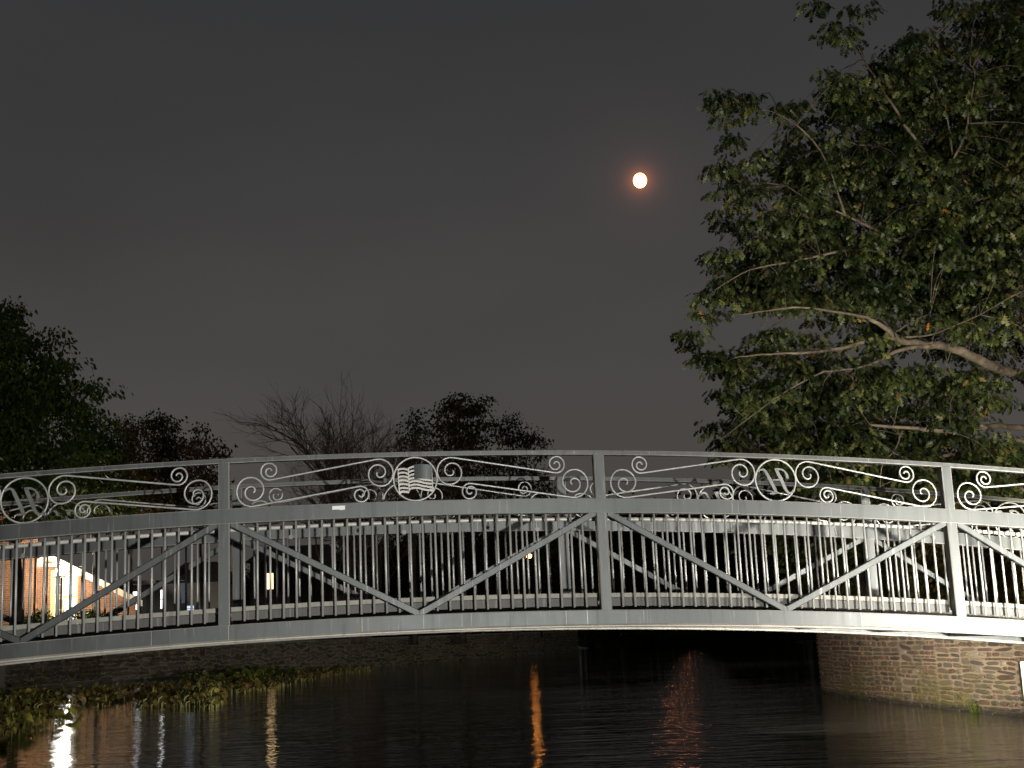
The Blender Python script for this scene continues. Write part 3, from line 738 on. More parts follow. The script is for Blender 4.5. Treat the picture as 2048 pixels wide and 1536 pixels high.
OAKB = [(1630, 18, 22, 20), (1665, 68, 22, 24), (1712, 18, 30, 13), (1690, 80, 12, 18, .5),
        (1900, 15, 45, 22, .8), (1990, 40, 70, 70), (2020, 110, 50, 60), (1975, 120, 30, 50, .6), (2040, 200, 30, 70),
        (1490, 205, 62, 24), (1575, 225, 35, 32), (1445, 285, 28, 16, .8), (1595, 275, 26, 22), (1560, 292, 60, 14, .6), (1450, 230, 22, 14),
        (1500, 345, 82, 28), (1580, 350, 75, 36), (1470, 392, 38, 20, .7), (1540, 400, 70, 28, .7), (1470, 440, 42, 24), (1540, 450, 60, 30, .8),
        (1665, 165, 28, 30), (1710, 185, 50, 48), (1850, 95, 58, 32), (1785, 140, 55, 38), (1890, 130, 60, 36),
        (1770, 225, 90, 55), (1900, 215, 80, 70), (1820, 170, 70, 50),
        (1700, 290, 50, 26, .8), (1655, 330, 50, 26), (1800, 320, 110, 60), (1930, 320, 80, 70, .8), (2020, 330, 40, 70),
        (1700, 380, 120, 50), (1860, 410, 110, 55), (1990, 430, 60, 60, 1.2), (1620, 440, 90, 40),
        (1445, 515, 32, 24), (1520, 520, 70, 40), (1640, 520, 110, 50), (1790, 500, 110, 55, 1.2), (1920, 500, 110, 55, 1.3), (2020, 520, 40, 60, 1.2),
        (1415, 605, 34, 36), (1480, 585, 60, 44), (1580, 590, 80, 34), (1700, 590, 100, 34), (1820, 585, 110, 40, 1.2), (1940, 590, 80, 36, 1.1),
        (1660, 640, 60, 18, .6), (1740, 660, 70, 26, .7), (1880, 650, 90, 28, .7), (2010, 640, 40, 60, .6),
        (1385, 690, 24, 24), (1415, 715, 34, 20, .8), (1470, 720, 50, 46), (1545, 690, 46, 34), (1600, 710, 60, 36, .8), (1700, 720, 60, 26, .6),
        (1500, 780, 68, 48), (1600, 780, 80, 46, 1.2), (1700, 790, 80, 50, 1.2), (1800, 780, 80, 50), (1860, 760, 50, 40, .6),
        (1455, 870, 42, 30), (1520, 860, 60, 40), (1470, 905, 40, 22, .8), (1620, 860, 90, 40), (1740, 870, 90, 40), (1700, 920, 160, 34), (1560, 920, 80, 28), (1870, 840, 70, 40, .7), (1960, 790, 70, 50, .7),
        (1950, 900, 110, 40, .8), (1850, 950, 120, 36, .8), (1660, 975, 90, 26, .7), (2010, 950, 50, 50, .6), (2090, 300, 60, 200, .8), (2110, 600, 60, 200, .6)]
CL = blob_points(OAKB, 27.3, 2.0, .0025)
CLr = CL - np.array(OB)
mop_cloud('crown', CLr, 28, .195, OAKLEAF, oak, .33)
CL2 = blob_points([(1800, 300, 230, 150, .8), (1750, 520, 260, 110), (1850, 660, 180, 60, .5), (1700, 830, 230, 110), (1950, 500, 120, 350, .7), (1980, 200, 80, 150, .7), (1550, 560, 90, 60, .5), (1900, 930, 200, 60)], 31.0, 2.2, .0030)
mop_cloud('inner_crown', CL2 - np.array(OB), 16, .2, OAKDARK, oak, .5)
sk = np.array([tuple(p) for p in skeleton]); k = MB()
for i in RNG.choice(len(CLr), 520, replace=False):
    p = CLr[i]; j = np.argmin(((sk - p) ** 2).sum(1)); a = Vector(sk[j]); b_ = Vector(p); L = (b_ - a).length
    if L > 3.2 or L < .1: continue
    mid = a.lerp(b_, .55) + Vector((random.gauss(0, .08), random.gauss(0, .08), .10 * L))
    k.tube(smooth_path([a, mid, b_], 3), list(np.linspace(.005 + .003 * L, .003, 7)), 4, cap=False)
k.build('twigs', BARK, oak, True)['kind'] = 'stuff'

def blob_tree(name, label, cat, d, blobs, dd, dens, per, size, mat, trunk_px, r0, ground, spread, tm='simple', group=None, bark=BARKDARK, droop=.2):
    bx, by = trunk_px; B0 = pix(bx, by, d); B0.z = ground
    T_ = thing(name, label, cat, B0, 0, group)
    P = blob_points(blobs, d, dd, dens * 1.5) - np.array(B0)
    top = P[np.argmax(P[:, 2])]
    k = MB(); mid = Vector((top[0] * .35, 0, top[2] * .55)); limb(k, [(0, 0, -.3), mid * .5, mid, Vector(top) * .93], r0, r0 * .15, 5, 8)
    k.build('trunk', bark, T_, True)
    for bl in blobs[:7]:
        c_ = pix(bl[0], bl[1], d) - B0
        s_ = Vector((mid.x * .8, 0, max(.6, min(mid.z, c_.z * .55)))); k = MB()
        limb(k, [s_, s_.lerp(c_, .5) + Vector((0, random.uniform(-1, 1), .25)), c_], r0 * .4, r0 * .08, 4, 6); k.build('limb', bark, T_, True)
    mop_cloud('crown', P, per * 3, size, mat, T_, spread * 2.0, .7, tm)
    return T_
# left bank
blob_tree('leafy_tree', 'tall dark green leafy tree at the left edge of the picture', 'tree', 70,
          [(-20, 700, 80, 80), (10, 640, 40, 30, .8), (60, 730, 60, 50), (60, 800, 80, 50), (110, 745, 30, 22, .7), (130, 690, 14, 10, .5), (110, 670, 10, 8, .6), (140, 730, 18, 8, .7), (-10, 820, 90, 60), (130, 790, 50, 30, .9), (150, 735, 14, 8, .6), (180, 790, 26, 12, .8), (205, 785, 16, 5, .8), (185, 770, 12, 8, .5), (150, 830, 50, 24), (40, 870, 90, 50), (30, 930, 110, 50), (20, 1000, 130, 60), (130, 930, 70, 40), (20, 625, 20, 12, .5), (-60, 690, 60, 80)],
          4.0, .0046, 7, .30, GREENLEAF, (40, 1285), .40, 1.6, .55)
blob_tree('leafy_tree', 'round-headed dark green tree right of the tall left edge tree', 'tree', 76,
          [(180, 860, 44, 34), (195, 900, 40, 44), (200, 950, 50, 60), (150, 920, 26, 40), (200, 1010, 60, 50)], 3.0, .006, 7, .28, GREENLEAF, (200, 1280), .22, 1.6, .5)
blob_tree('rust_tree', 'small rust-brown autumn tree behind the left scroll panel', 'tree', 84,
          [(255, 862, 26, 22), (250, 900, 24, 40), (280, 880, 24, 26, .7), (270, 950, 44, 50), (290, 1010, 60, 40)], 2.4, .010, 7, .22, RUSTLEAF, (265, 1275), .18, 1.6, .4)
blob_tree('leafy_tree', 'olive green tree with a rounded double crown beside the rust-brown one', 'tree', 88,
          [(305, 845, 22, 18), (325, 860, 32, 28), (335, 900, 38, 36), (345, 935, 40, 30), (320, 970, 60, 50), (360, 1010, 60, 40)], 2.6, .009, 7, .24, MIDLEAF, (330, 1272), .2, 1.6, .42)
blob_tree('red_tree', 'sparse dark red tree with loose twigs left of the second bridge post', 'tree', 66,
          [(400, 865, 14, 13, .7), (392, 900, 22, 22), (420, 885, 8, 8, .6), (430, 905, 22, 18, .6), (450, 912, 10, 6, .5), (410, 940, 36, 26, .6), (420, 985, 44, 36, .7)], 1.8, .011, 6, .20, REDLEAF, (405, 1280), .12, 1.6, .32)
# middle group
blob_tree('leafy_tree', 'narrow pointed dark tree just right of the bare tree', 'tree', 92,
          [(826, 835, 9, 16), (832, 860, 20, 18), (830, 885, 28, 20), (820, 930, 44, 40), (840, 990, 50, 44)], 2.0, .010, 6, .24, MIDLEAF, (830, 1270), .2, 1.6, .4)
blob_tree('oak_tree', 'brown-leaved round tree behind the flag ornament', 'tree', 92,
          [(930, 812, 36, 20), (905, 835, 36, 30), (945, 840, 34, 36), (972, 802, 12, 8, .7), (900, 880, 40, 34), (945, 890, 44, 30), (930, 940, 60, 44), (920, 1000, 70, 50)], 2.6, .008, 6, .26, RUSTLEAF, (925, 1268), .26, 1.6, .45)
blob_tree('oak_tree', 'low dark tree with three humps sloping down to the right', 'tree', 96,
          [(990, 858, 18, 14), (1026, 842, 16, 14), (1015, 870, 34, 22), (1065, 875, 24, 14), (1092, 886, 14, 9, .8), (1045, 900, 50, 24), (1020, 950, 60, 36), (1050, 1000, 70, 44)], 2.6, .009, 6, .24, OAKDARK, (1030, 1268), .22, 1.6, .42)
# bare tree
BTb = pix(715, 1285, 72); BTb.z = 1.62
bt = thing('bare_tree', 'leafless many-stemmed tree of thin reddish twigs against the sky', 'tree', BTb)
tw = MB(); st = MB()
def grow(p, d, L, r, lev):
    n = 5; pts = [p]; dd = d.copy()
    for i in range(n):
        dd = (dd + Vector((random.gauss(0, .17), random.gauss(0, .15), random.gauss(0.02, .12)))).normalized(); pts.append(pts[-1] + dd * L / n)
    (st if lev < 2 else tw).tube(pts, list(np.linspace(r, r * .55, n + 1)), 6 if lev < 2 else 3, cap=False)
    if lev >= 5 or r < .007: return
    for i in range(1 if lev == 0 else 0, 3 + (lev > 0)):
        j = random.randint(2, n); ax = Vector((random.gauss(0, 1), random.gauss(0, .8), random.gauss(0, .5))).normalized()
        nd = (dd + ax * random.uniform(.35, .75) + Vector((0, 0, .12))).normalized()
        grow(pts[j], nd, L * random.uniform(.55, .78), r * random.uniform(.45, .62), lev + 1)
for (x, y, L, r) in ((639, 840, 5.3, 0.138), (679, 805, 6.04, 0.163), (734, 795, 6.47, 0.175), (794, 790, 6.47, 0.175), (864, 795, 6.36, 0.163), (709, 840, 5.51, 0.125), (769, 830, 5.83, 0.138), (629, 910, 4.66, 0.112), (904, 860, 5.3, 0.125), (829, 840, 5.62, 0.138)):
    g = (pix(x, y, 72 + random.uniform(-2, 2)) - BTb); sta = Vector((g.x * .10, random.uniform(-.3, .3), 0)); d_ = (g - sta).normalized()
    d_ = (d_ + Vector((0, 0, .10))).normalized()
    grow(sta, d_, L, r, 0)
st.build('trunk', TWIGM, bt, True); tw.build('twigs', TWIGM, bt, True)['kind'] = 'stuff'

# dark tree line on the far bank, each tree a thing: two shapes copied
def far_tree_mesh(seed):
    r = np.random.default_rng(seed); n = 1700
    d = r.normal(0, 1, (n, 3)); d /= np.linalg.norm(d, axis=1, keepdims=True)
    rad = r.uniform(.45, 1.0, (n, 1)) * (1 + .22 * np.sin(d[:, :1] * 5 + seed) * np.cos(d[:, 2:] * 6))
    P = d * rad * np.array([3.8, 3.4, 4.7]) + np.array([0, 0, 4.6])
    Q = np.repeat(P, 5, axis=0); dr = r.normal(0, 1, Q.shape); Q += dr * .28
    return scatter_mesh('crown', SIMT, SIMF, Q, frames(dr, r.normal(0, 1, len(Q))), r.uniform(.3, .55, len(Q)))
FTM = []
for s_ in range(3):
    me = far_tree_mesh(s_ + 3); me.materials.append((GREENLEAF, MIDLEAF, OAKDARK)[s_]); k = MB(); limb(k, [(0, 0, -.2), (.1, 0, 2.4), (0, .1, 5), (.2, 0, 7)], .2, .05); tm = k.mesh('trunk', True); tm.materials.append(BARKDARK)
    FTM.append((me, tm))
ROW = [(470, 1140, 118), (540, 1150, 112), (600, 1165, 120), (655, 1120, 116), (715, 1085, 120), (775, 1072, 112), (835, 1060, 122), (900, 1052, 124), (965, 1046, 128), (1035, 1044, 132), (1100, 1030, 150), (1170, 1018, 156), (1240, 1010, 150), (1310, 1000, 156), (1375, 992, 150), (1440, 985, 146), (1505, 975, 140), (1570, 960, 132), (1640, 940, 126),
       (560, 1180, 135), (620, 1195, 138), (690, 1140, 140), (760, 1110, 142), (860, 1090, 142), (1000, 1080, 150), (1140, 1070, 168), (1280, 1060, 170), (1400, 1040, 165), (1540, 1020, 150)]
for i, (x, ytop, d) in enumerate(ROW):
    p = pix(x, ytop, d); gz = 1.1 if p.x > 5 else 1.6
    T_ = thing('shoreline_tree', 'dark tree standing in the black tree line on the far shore', 'tree', (p.x, p.y, gz), random.uniform(0, 6), 'trees in the far shoreline row')
    me, tm = FTM[i % 3]; sc = (p.z - gz) / 9.4; T_.scale = (sc * random.uniform(.95, 1.3), sc * 1.1, sc)
    link('crown', me, None, T_); link('trunk', tm, None, T_)
def thicket(name, label, x0, x1, d0, d1, zg, zt, n, mat):
    P = []
    for _ in range(n):
        x = random.uniform(x0, x1); d = random.uniform(d0, d1); p = pix(x, 1250, d)
        top = zt * (.75 + .25 * math.sin(x * .021 + 1) * math.sin(x * .047)); P.append((p.x, p.y, zg + random.random() ** .8 * top))
    return tag(leaf_cloud(name, np.array(P), 7, .34, mat, None, 'simple', .6, 0), label, 'undergrowth', kind='stuff')
thicket('undergrowth', 'black undergrowth along the far shore beyond the bridge', 430, 1720, 125, 150, 1, 6.5, 9000, OAKDARK)
thicket('undergrowth', 'dark undergrowth on the right bank behind the oak', 1700, 2200, 42, 56, 1.3, 4.2, 7000, OAKDARK)
thicket('undergrowth', 'dark undergrowth at the far left behind the brick house', -200, 330, 92, 110, 1.5, 5.0, 5000, OAKDARK)
# tall dark trees behind the oak on the right bank
for (x, y, d, lab, bl) in ((1750, 1250, 40, 'dark tree in the gloom behind the left part of the big oak', [(1620, 930, 90, 60), (1700, 1000, 110, 60), (1640, 1090, 120, 60), (1760, 1120, 110, 60), (1700, 1180, 140, 40), (1780, 940, 90, 50)]),
                           (1960, 1250, 38, 'brown-tinged bush-like tree beneath the low limb of the oak', [(1900, 980, 110, 60), (2000, 940, 80, 60), (1950, 1080, 120, 60), (2040, 1060, 60, 120), (1930, 1180, 130, 50), (2060, 1190, 80, 50)])):
    blob_tree('understorey_tree', lab, 'tree', d, bl, 2.2, .0022, 9, .17, OAKDARK if x < 1900 else RUSTLEAF, (x, y), .16, 1.38, .34, 'oak')

# ------------------------------------------------------------------ left bank wall
WL = thing('lakeside_wall', 'dark rubble lakeside wall running back on the left below the bank', 'wall', (-24, 70, 0))
base = WL.location
def wall_strip(name, pts, z0, z1, th, mat, parent, off):
    k = MB(); vs = []
    for i, (x, y) in enumerate(pts):
        a = Vector(pts[max(i - 1, 0)]); b_ = Vector(pts[min(i + 1, len(pts) - 1)]); T = (b_ - a).normalized(); N = Vector((T.y, -T.x))
        for o_, z in ((off, z0), (off, z1), (off - th, z1), (off - th, z0)): vs.append((x + N.x * o_ - base.x, y + N.y * o_ - base.y, z))
    n = len(pts); fs = [(i * 4 + j, (i + 1) * 4 + j, (i + 1) * 4 + (j + 1) % 4, i * 4 + (j + 1) % 4) for i in range(n - 1) for j in range(4)]
    k.add(vs, fs + [(3, 2, 1, 0), ((n - 1) * 4, (n - 1) * 4 + 1, (n - 1) * 4 + 2, (n - 1) * 4 + 3)]); return k.build(name, mat, parent)
wall_strip('masonry', LB, -1, 1.78, .5, WALLSTONE, WL, .25)
wall_strip('coping', LB, 1.78, 1.9, .62, CONC, WL, .31)
wall_strip('ledge', LB[:4], -.8, .22, .6, CONC, WL, 1.1)
for i in range(230):      # rough blocks standing proud of the lit stretch of wall
    seg = random.choice((0, 1, 1, 1, 2, 2)); a = Vector(LB[seg]); b_ = Vector(LB[seg + 1]); u = random.random(); p = a.lerp(b_, u); T = (b_ - a).normalized(); N = Vector((T.y, -T.x))
    o = link('stone', SM[i % 10], None, WL); zz = random.choice([.42, .66, .90, 1.14, 1.38, 1.62]) + random.uniform(-.02, .02)
    o.location = (p.x + N.x * .25 - base.x, p.y + N.y * .25 - base.y, zz); o.rotation_euler = (0, 0, math.atan2(T.y, T.x)); o.scale = (random.uniform(.4, .8), .05, random.uniform(.14, .22))
pl = thing('stone_pillar', 'square stone pillar at the left end of the lakeside wall', 'pillar', (pix(-2, 1380, 62).x, 61.4, 0))
k = MB(); k.cbox(-.75, .35, -.4, .4, -1, 2.0, .02); k.build('shaft', CONC, pl); k = MB(); k.box(-.82, .42, -.46, .46, 2.0, 2.12); k.build('cap', CONC, pl)
# pale retaining wall far away
pw = pix(915, 1280, 149); W2 = thing('retaining_wall', 'pale concrete wall on the far shore just beneath the bridge centre', 'wall', (pw.x, 138, 0))
k = MB(); k.box(-2.9, 2.2, -.3, .3, -1, 1.7); k.build('panel', CONCP, W2)
for x in (-2.9, -1.4, 0.1, 1.6, 2.2):
    k = MB(); k.box(x - .06, x + .06, -.36, -.302, -1, 1.78); k.build('pilaster', CONCP, W2)

# ------------------------------------------------------------------ the brick house, lit by its flood lamp
HD = 78.0
hx = pix(100, 1300, HD).x; HG = 1.62
M = HD / FPX
house = thing('brick_house', 'red brick house with cream gable trim lit by a glaring lamp', 'house', (hx, HD, HG), .34)
def hxz(px, py): p = pix(px, py, HD); return (p.x - hx) * 1.075, p.z - HG
ax, az = hxz(98, 1110); ex, ez = hxz(262, 1200); lx = -ex + 2 * ax
k = MB(); dp = 9
k.add([(lx, 0, -.3), (ex - .25, 0, -.3), (ex - .25, 0, ez), (ax, 0, az - .15), (lx, 0, ez), (lx, dp, -.3), (ex - .25, dp, -.3), (ex - .25, dp, ez), (ax, dp, az - .15), (lx, dp, ez)],
      [(0, 1, 2, 3, 4), (9, 8, 7, 6, 5), (1, 6, 7, 2), (5, 0, 4, 9)]); k.build('wall', BRICK, house)
for sg, x1 in ((1, ex), (-1, lx)):
    k = MB(); t1 = .10
    k.add([(ax, -.45, az), (x1 + sg * .1, -.45, ez - .04), (x1 + sg * .1, dp + .4, ez - .04), (ax, dp + .4, az), (ax, -.45, az + t1), (x1 + sg * .1, -.45, ez - .04 + t1), (x1 + sg * .1, dp + .4, ez - .04 + t1), (ax, dp + .4, az + t1)],
          [(0, 1, 2, 3), (7, 6, 5, 4), (0, 4, 5, 1), (1, 5, 6, 2), (2, 6, 7, 3), (3, 7, 4, 0)]); rf = k.build('roof', ROOFM, house)
    k = MB(); th = .36
    k.add([(ax, -.49, az + .06), (x1 + sg * .1, -.49, ez + .02), (x1 + sg * .1, -.49, ez - th), (ax, -.49, az + .06 - th * 1.1), (ax, -.452, az + .06), (x1 + sg * .1, -.452, ez + .02), (x1 + sg * .1, -.452, ez - th), (ax, -.452, az + .06 - th * 1.1)],
          [(0, 3, 2, 1), (4, 5, 6, 7), (0, 1, 5, 4), (1, 2, 6, 5), (2, 3, 7, 6)]); k.build('rake_board', TRIM, rf)
    k = MB(); k.add([(ax, -.44, az - .12), (x1, -.44, ez - .18), (x1, -.02, ez - .18), (ax, -.02, az - .12)], [(0, 1, 2, 3), (3, 2, 1, 0)]); k.build('soffit', TRIM, rf)
gx0, gz0 = hxz(30, 1136); gx1, _ = hxz(160, 1136)
k = MB(); sl = (az - ez) / (ex - ax)
k.add([(gx0, -.03, gz0), (gx1, -.03, gz0 - .05), (ax + .35, -.03, az - .5), (ax - .35, -.03, az - .5), (gx0, .0, gz0), (gx1, .0, gz0 - .05), (ax + .35, .0, az - .5), (ax - .35, .0, az - .5)],
      [(0, 1, 2, 3), (0, 4, 5, 1), (1, 5, 6, 2), (3, 7, 4, 0)]); k.build('gable_siding', TRIM, house)
for r_, (ya_, yb_) in enumerate(((1150, 1188), (1199, 1240))):
    for xa, xb in ((110, 122), (127, 144)):
        x0_, z1_ = hxz(xa, ya_); x1_, z0_ = hxz(xb, yb_)
        k = MB(); k.box(x0_ - .09, x1_ + .09, -.05, -.005, z0_ - .1, z0_); k.box(x0_ - .09, x1_ + .09, -.05, -.005, z1_, z1_ + .1)
        k.box(x0_ - .09, x0_, -.05, -.005, z0_, z1_); k.box(x1_, x1_ + .09, -.05, -.005, z0_, z1_); k.box(x0_, x1_, -.04, -.01, (z0_ + z1_) / 2 - .03, (z0_ + z1_) / 2 + .03)
        wf = k.build('window', TRIM, house)
        k = MB(); k.box(x0_, x1_, -.02, -.012, z0_, z1_); k.build('pane', E_WHITE if xa > 120 else SIDING, wf)
# pale stucco bay round the windows
x0_, z1_ = hxz(102, 1141); x1_, z0_ = hxz(148, 1262)
k = MB(); k.box(x0_, x1_, -.004, .05, z0_, z1_); k.build('stucco_bay', flat('ochre_stucco', (.62, .46, .24), .8, .05), house)
# left wing
x0_, z1_ = hxz(-190, 1040); x1_, z0_ = hxz(74, 1300)
wing = thing('brick_annex', 'taller dim brick building standing in front of the left of the lit house', 'house', (hx + .42, HD - 1.22, HG), .34)
k = MB(); k.box(x0_ * .97, x1_ * .97, 0, 8, -.3, z1_); k.build('wall', BRICK, wing)
k = MB(); k.box(x0_ * .97 - .3, x1_ * .97 + .02, -.3, 8.3, z1_, z1_ + .3); k.build('roof', ROOFM, wing)
for xa, xb in ((-60, -30), (-110, -80)):
    a_, _ = hxz(xa, 1150); b2_, _ = hxz(xb, 1150); k = MB(); k.box(a_, b2_, -.04, -.005, 2.4, 3.8); wf = k.build('window', TRIM, wing); k = MB(); k.box(a_ + .08, b2_ - .08, -.06, -.045, 2.5, 3.7); k.build('pane', SIDING, wf)
# lamp post before the gable
lp = pix(123, 1150, 74.5)
lam = thing('lamp_post', 'glaring white lamp with a shallow dish hood before the brick gable', 'lamp', (lp.x, lp.y, HG))
H_ = lp.z - HG
k = MB(); k.tube([(0, 0, -.2), (0, 0, H_ - .05)], [.06, .045], 8); k.build('pole', DARKM, lam, True)
k = MB(); k.tube([(0, 0, H_ - .12), (0, 0, H_ - .02), (0, 0, H_ + .05)], [.42, .30, .08], 16); k.build('hood', TRIM, lam, True)
k = MB(); k.tube([(0, 0, H_ + .06), (0, 0, H_ + .22), (0, 0, H_ + .40), (0, 0, H_ + .5)], [.20, .34, .26, .06], 14); k.build('lamp_globe', E_FLOOD, lam, True)
def point(name, loc, power, col, r=.1):
    l = bpy.data.lights.new(name, 'POINT'); l.energy = power; l.color = col; l.shadow_soft_size = r
    o = bpy.data.objects.new(name, l); C.objects.link(o); o.location = loc; return o
HL = point('lamp_light', (0, .1, H_ + .25), 1250, (1, .84, .62), .12); HL.parent = lam
HL.location = (0, 1.1, H_ + .2)
# bushes at the foot of the house
for i, (xa, yb_, rx, ry) in enumerate(((85, 1242, 18, 20), (115, 1250, 16, 16), (150, 1245, 18, 20), (185, 1238, 18, 16), (222, 1246, 20, 14), (60, 1250, 20, 18))):
    c_ = pix(xa, yb_, 75.5); P = blob_points([(xa, yb_, rx, ry)], 75.5, .6, .10) - np.array((c_.x, c_.y, HG))
    sh = thing('shrub', ['leafy shrub at the left foot of the lit gable', 'shrub with upright twigs directly under the glaring lamp', 'shrub under the right pair of lit gable windows', 'low shrub right of the lit windows', 'spreading low shrub by the right corner of the brick house', 'shrub at the foot of the dim brick building'][i], 'shrub', (c_.x, c_.y, HG))
    leaf_cloud('foliage', P, 8, .16, GREENLEAF, sh, 'simple', .22, -.3)
    k = MB()
    for j in range(5): k.tube([(random.uniform(-.1, .1), 0, -.1), (random.uniform(-.4, .4), random.uniform(-.3, .3), .9)], [.02, .008], 5)
    k.build('stems', BARKDARK, sh)

# low grey building beside it
LD = 86.0; q0 = pix(250, 1300, LD)
low = thing('low_building', 'low grey building with lit white windows right of the brick house', 'building', (q0.x, LD, HG))
def lxz(px, py): p = pix(px, py, LD); return p.x - q0.x, p.z - HG
xa_, zt = lxz(225, 1172); xb_, _ = lxz(440, 1172)
k = MB(); k.box(xa_, xb_, 0, 7, -.3, zt); k.build('wall', SIDING, low)
k = MB(); k.box(xa_ - .3, lxz(318, 1172)[0], -.9, 7.2, zt + .002, zt + .22); k.build('porch_roof', CONC, low)
k = MB(); k.add([(lxz(318, 1172)[0], -.4, zt), (xb_ + .3, -.4, zt), (xb_ + .3, 7.3, zt), (lxz(318, 1172)[0], 7.3, zt), (lxz(318, 1172)[0] + .8, 3.4, zt + 1.5), (xb_ - 1, 3.4, zt + 1.5)], [(0, 1, 5, 4), (2, 3, 4, 5), (1, 2, 5), (3, 0, 4), (3, 2, 1, 0)]); k.build('roof', ROOFM, low)
for (x0p, y0p, x1p, y1p, mt) in ((263, 1184, 281, 1219, E_WHITE), (322, 1180, 327, 1217, E_WHITE), (364, 1163, 370, 1206, E_BLUE), (374, 1212, 388, 1223, E_BLUES), (398, 1213, 406, 1222, E_BLUE), (292, 1150, 300, 1160, SIDING)):
    if y0p < 1160: continue
    a_, zb = lxz(x0p, y0p); b2_, za = lxz(x1p, y1p)
    k = MB(); k.box(a_ - .07, b2_ + .07, -.05, -.003, za - .08, zb + .08); wf = k.build('window', CONC, low); k = MB(); k.box(a_, b2_, -.065, -.052, za, zb); k.build('pane', mt, wf)
    k = MB(); k.box(a_, b2_, -.08, -.067, (za + zb) / 2 - .02, (za + zb) / 2 + .02); k.build('glazing_bar', CONC, wf)
SDD = 96.0; q1 = pix(560, 1300, SDD)
shed = thing('dark_building', 'dark building with a single warm lit window beyond the second bridge post', 'building', (q1.x, SDD, HG))
def sxz(px, py): p = pix(px, py, SDD); return p.x - q1.x, p.z - HG
xa_, zt = sxz(500, 1125); xb_, _ = sxz(660, 1125); k = MB(); k.box(xa_, xb_, 0, 6, -.3, zt); k.build('wall', DARKW, shed)
k = MB(); k.add([(xa_ - .3, -.4, zt), (xb_ + .3, -.4, zt), (xb_ + .3, 6.4, zt), (xa_ - .3, 6.4, zt), (xa_ + .5, 3, zt + 1.3), (xb_ - .5, 3, zt + 1.3)], [(0, 1, 5, 4), (2, 3, 4, 5), (1, 2, 5), (3, 0, 4), (3, 2, 1, 0)]); k.build('roof', ROOFM, shed)
a_, zb = sxz(532.5, 1147); b2_, za = sxz(547, 1178)
k = MB(); k.box(a_ - .08, b2_ + .08, -.05, -.003, za - .08, zb + .08); wf = k.build('window', DARKM, shed); k = MB(); k.box(a_, b2_, -.07, -.052, za, zb); k.build('pane', E_WARM, wf)
k = MB(); k.box((a_ + b2_) / 2 - .02, (a_ + b2_) / 2 + .02, -.09, -.072, za, zb); k.build('glazing_bar', DARKM, wf)
# orange street light far across the water
def street_lamp(px, py, d, mat, label, name='street_lamp', r=.17):
    p = pix(px, py, d); g = 1.1 if p.x > 5 else 1.6
    T_ = thing(name, label, 'street lamp', (p.x, p.y, g)); h = p.z - g
    k = MB(); k.tube([(.7, 0, -.2), (.7, 0, h * .7), (.66, 0, h + .1), (.3, 0, h + .22), (.1, 0, h + .18)], [.09, .07, .05, .04, .04], 8); k.build('pole', DARKM, T_, True)
    k = MB(); k.tube([(-.22, 0, h + .10), (-.1, 0, h + .17), (.2, 0, h + .16)], [.10, .14, .08], 8); hd = k.build('lamp_head', DARKM, T_, True)
    k = MB(); k.tube([(-r, 0, h), (-r * .6, 0, h), (r * .6, 0, h), (r, 0, h)], [r * .5, r * .8, r * .8, r * .5], 10); k.build('bulb', mat, hd, True)
    return T_
street_lamp(1058, 1112, 104, E_ORANGE, 'orange street light glowing far off beyond the bridge centre', r=.20)

# ------------------------------------------------------------------ lotus plants
def lotus_leaf_mesh(seed, cup=.25):
    r = random.Random(seed); n = 12; vs = [(0, 0, 0)]
    for ring, q in ((.5, .25), (1, 1)):
        for i in range(n):
            a = 2 * math.pi * i / n; rr = .5 * ring * (1 + r.uniform(-.12, .12)); vs.append((rr * math.cos(a), rr * math.sin(a), cup * q * (1 + r.uniform(-.7, .6)) * .5 * math.cos(a * 2 + seed)))
    fs = [(0, 1 + i, 1 + (i + 1) % n) for i in range(n)] + [(1 + i, 1 + n + i, 1 + n + (i + 1) % n, 1 + (i + 1) % n) for i in range(n)]
    me = bpy.data.meshes.new('leaf'); me.from_pydata(vs, [], fs); me.update(); me.materials.append(LOTUS if seed % 3 else LOTUSDRY); return me
LM = [lotus_leaf_mesh(i, .3 + .15 * (i % 3)) for i in range(9)]
stemk = MB(); stemk.tube([(0, 0, -1), (.015, .01, -.5), (0, 0, 0)], [.011, .009, .008], 6); STM = stemk.mesh('stem', True); STM.materials.append(flat('lotus_stem', (.42, .40, .14), .6))
NEAR = []
for _ in range(900):
    x = random.uniform(-30, 165); y = random.uniform(1418, 1492)
    if y > 1425 + 70 * (1 - max(0, x) / 175): continue
    if x > 60 and y < 1432: continue
    NEAR.append((x, y))
NEAR = NEAR[:110]; NEAR += [(152, 1470), (148, 1462), (110, 1455)]
lab_l = 'lotus leaf on a tall stem in the nearest clump by the left edge'
for i, (x, y) in enumerate(NEAR):
    h0 = 1315 - .0 * x; dip = (y - (1275 - .0436 * (x - 1024))); d = FPX * EYE / max(dip, 20)
    p = pix(x, y, d); hgt = random.uniform(.08, .36)
    T_ = thing('lotus_plant', lab_l, 'water plant', (p.x, p.y, 0), random.uniform(0, 6), 'lotus plants in the nearest clump')
    o = link('leaf', LM[i % 9], None, T_); s_ = random.uniform(.12, .32); o.location = (0, 0, hgt); o.scale = (s_, s_, s_ * random.uniform(.8, 1.6)); o.rotation_euler = (random.gauss(0, .35), random.gauss(0, .35), 0)
    o = link('stem', STM, None, T_); o.location = (0, 0, hgt); o.scale = (1, 1, hgt + .15)
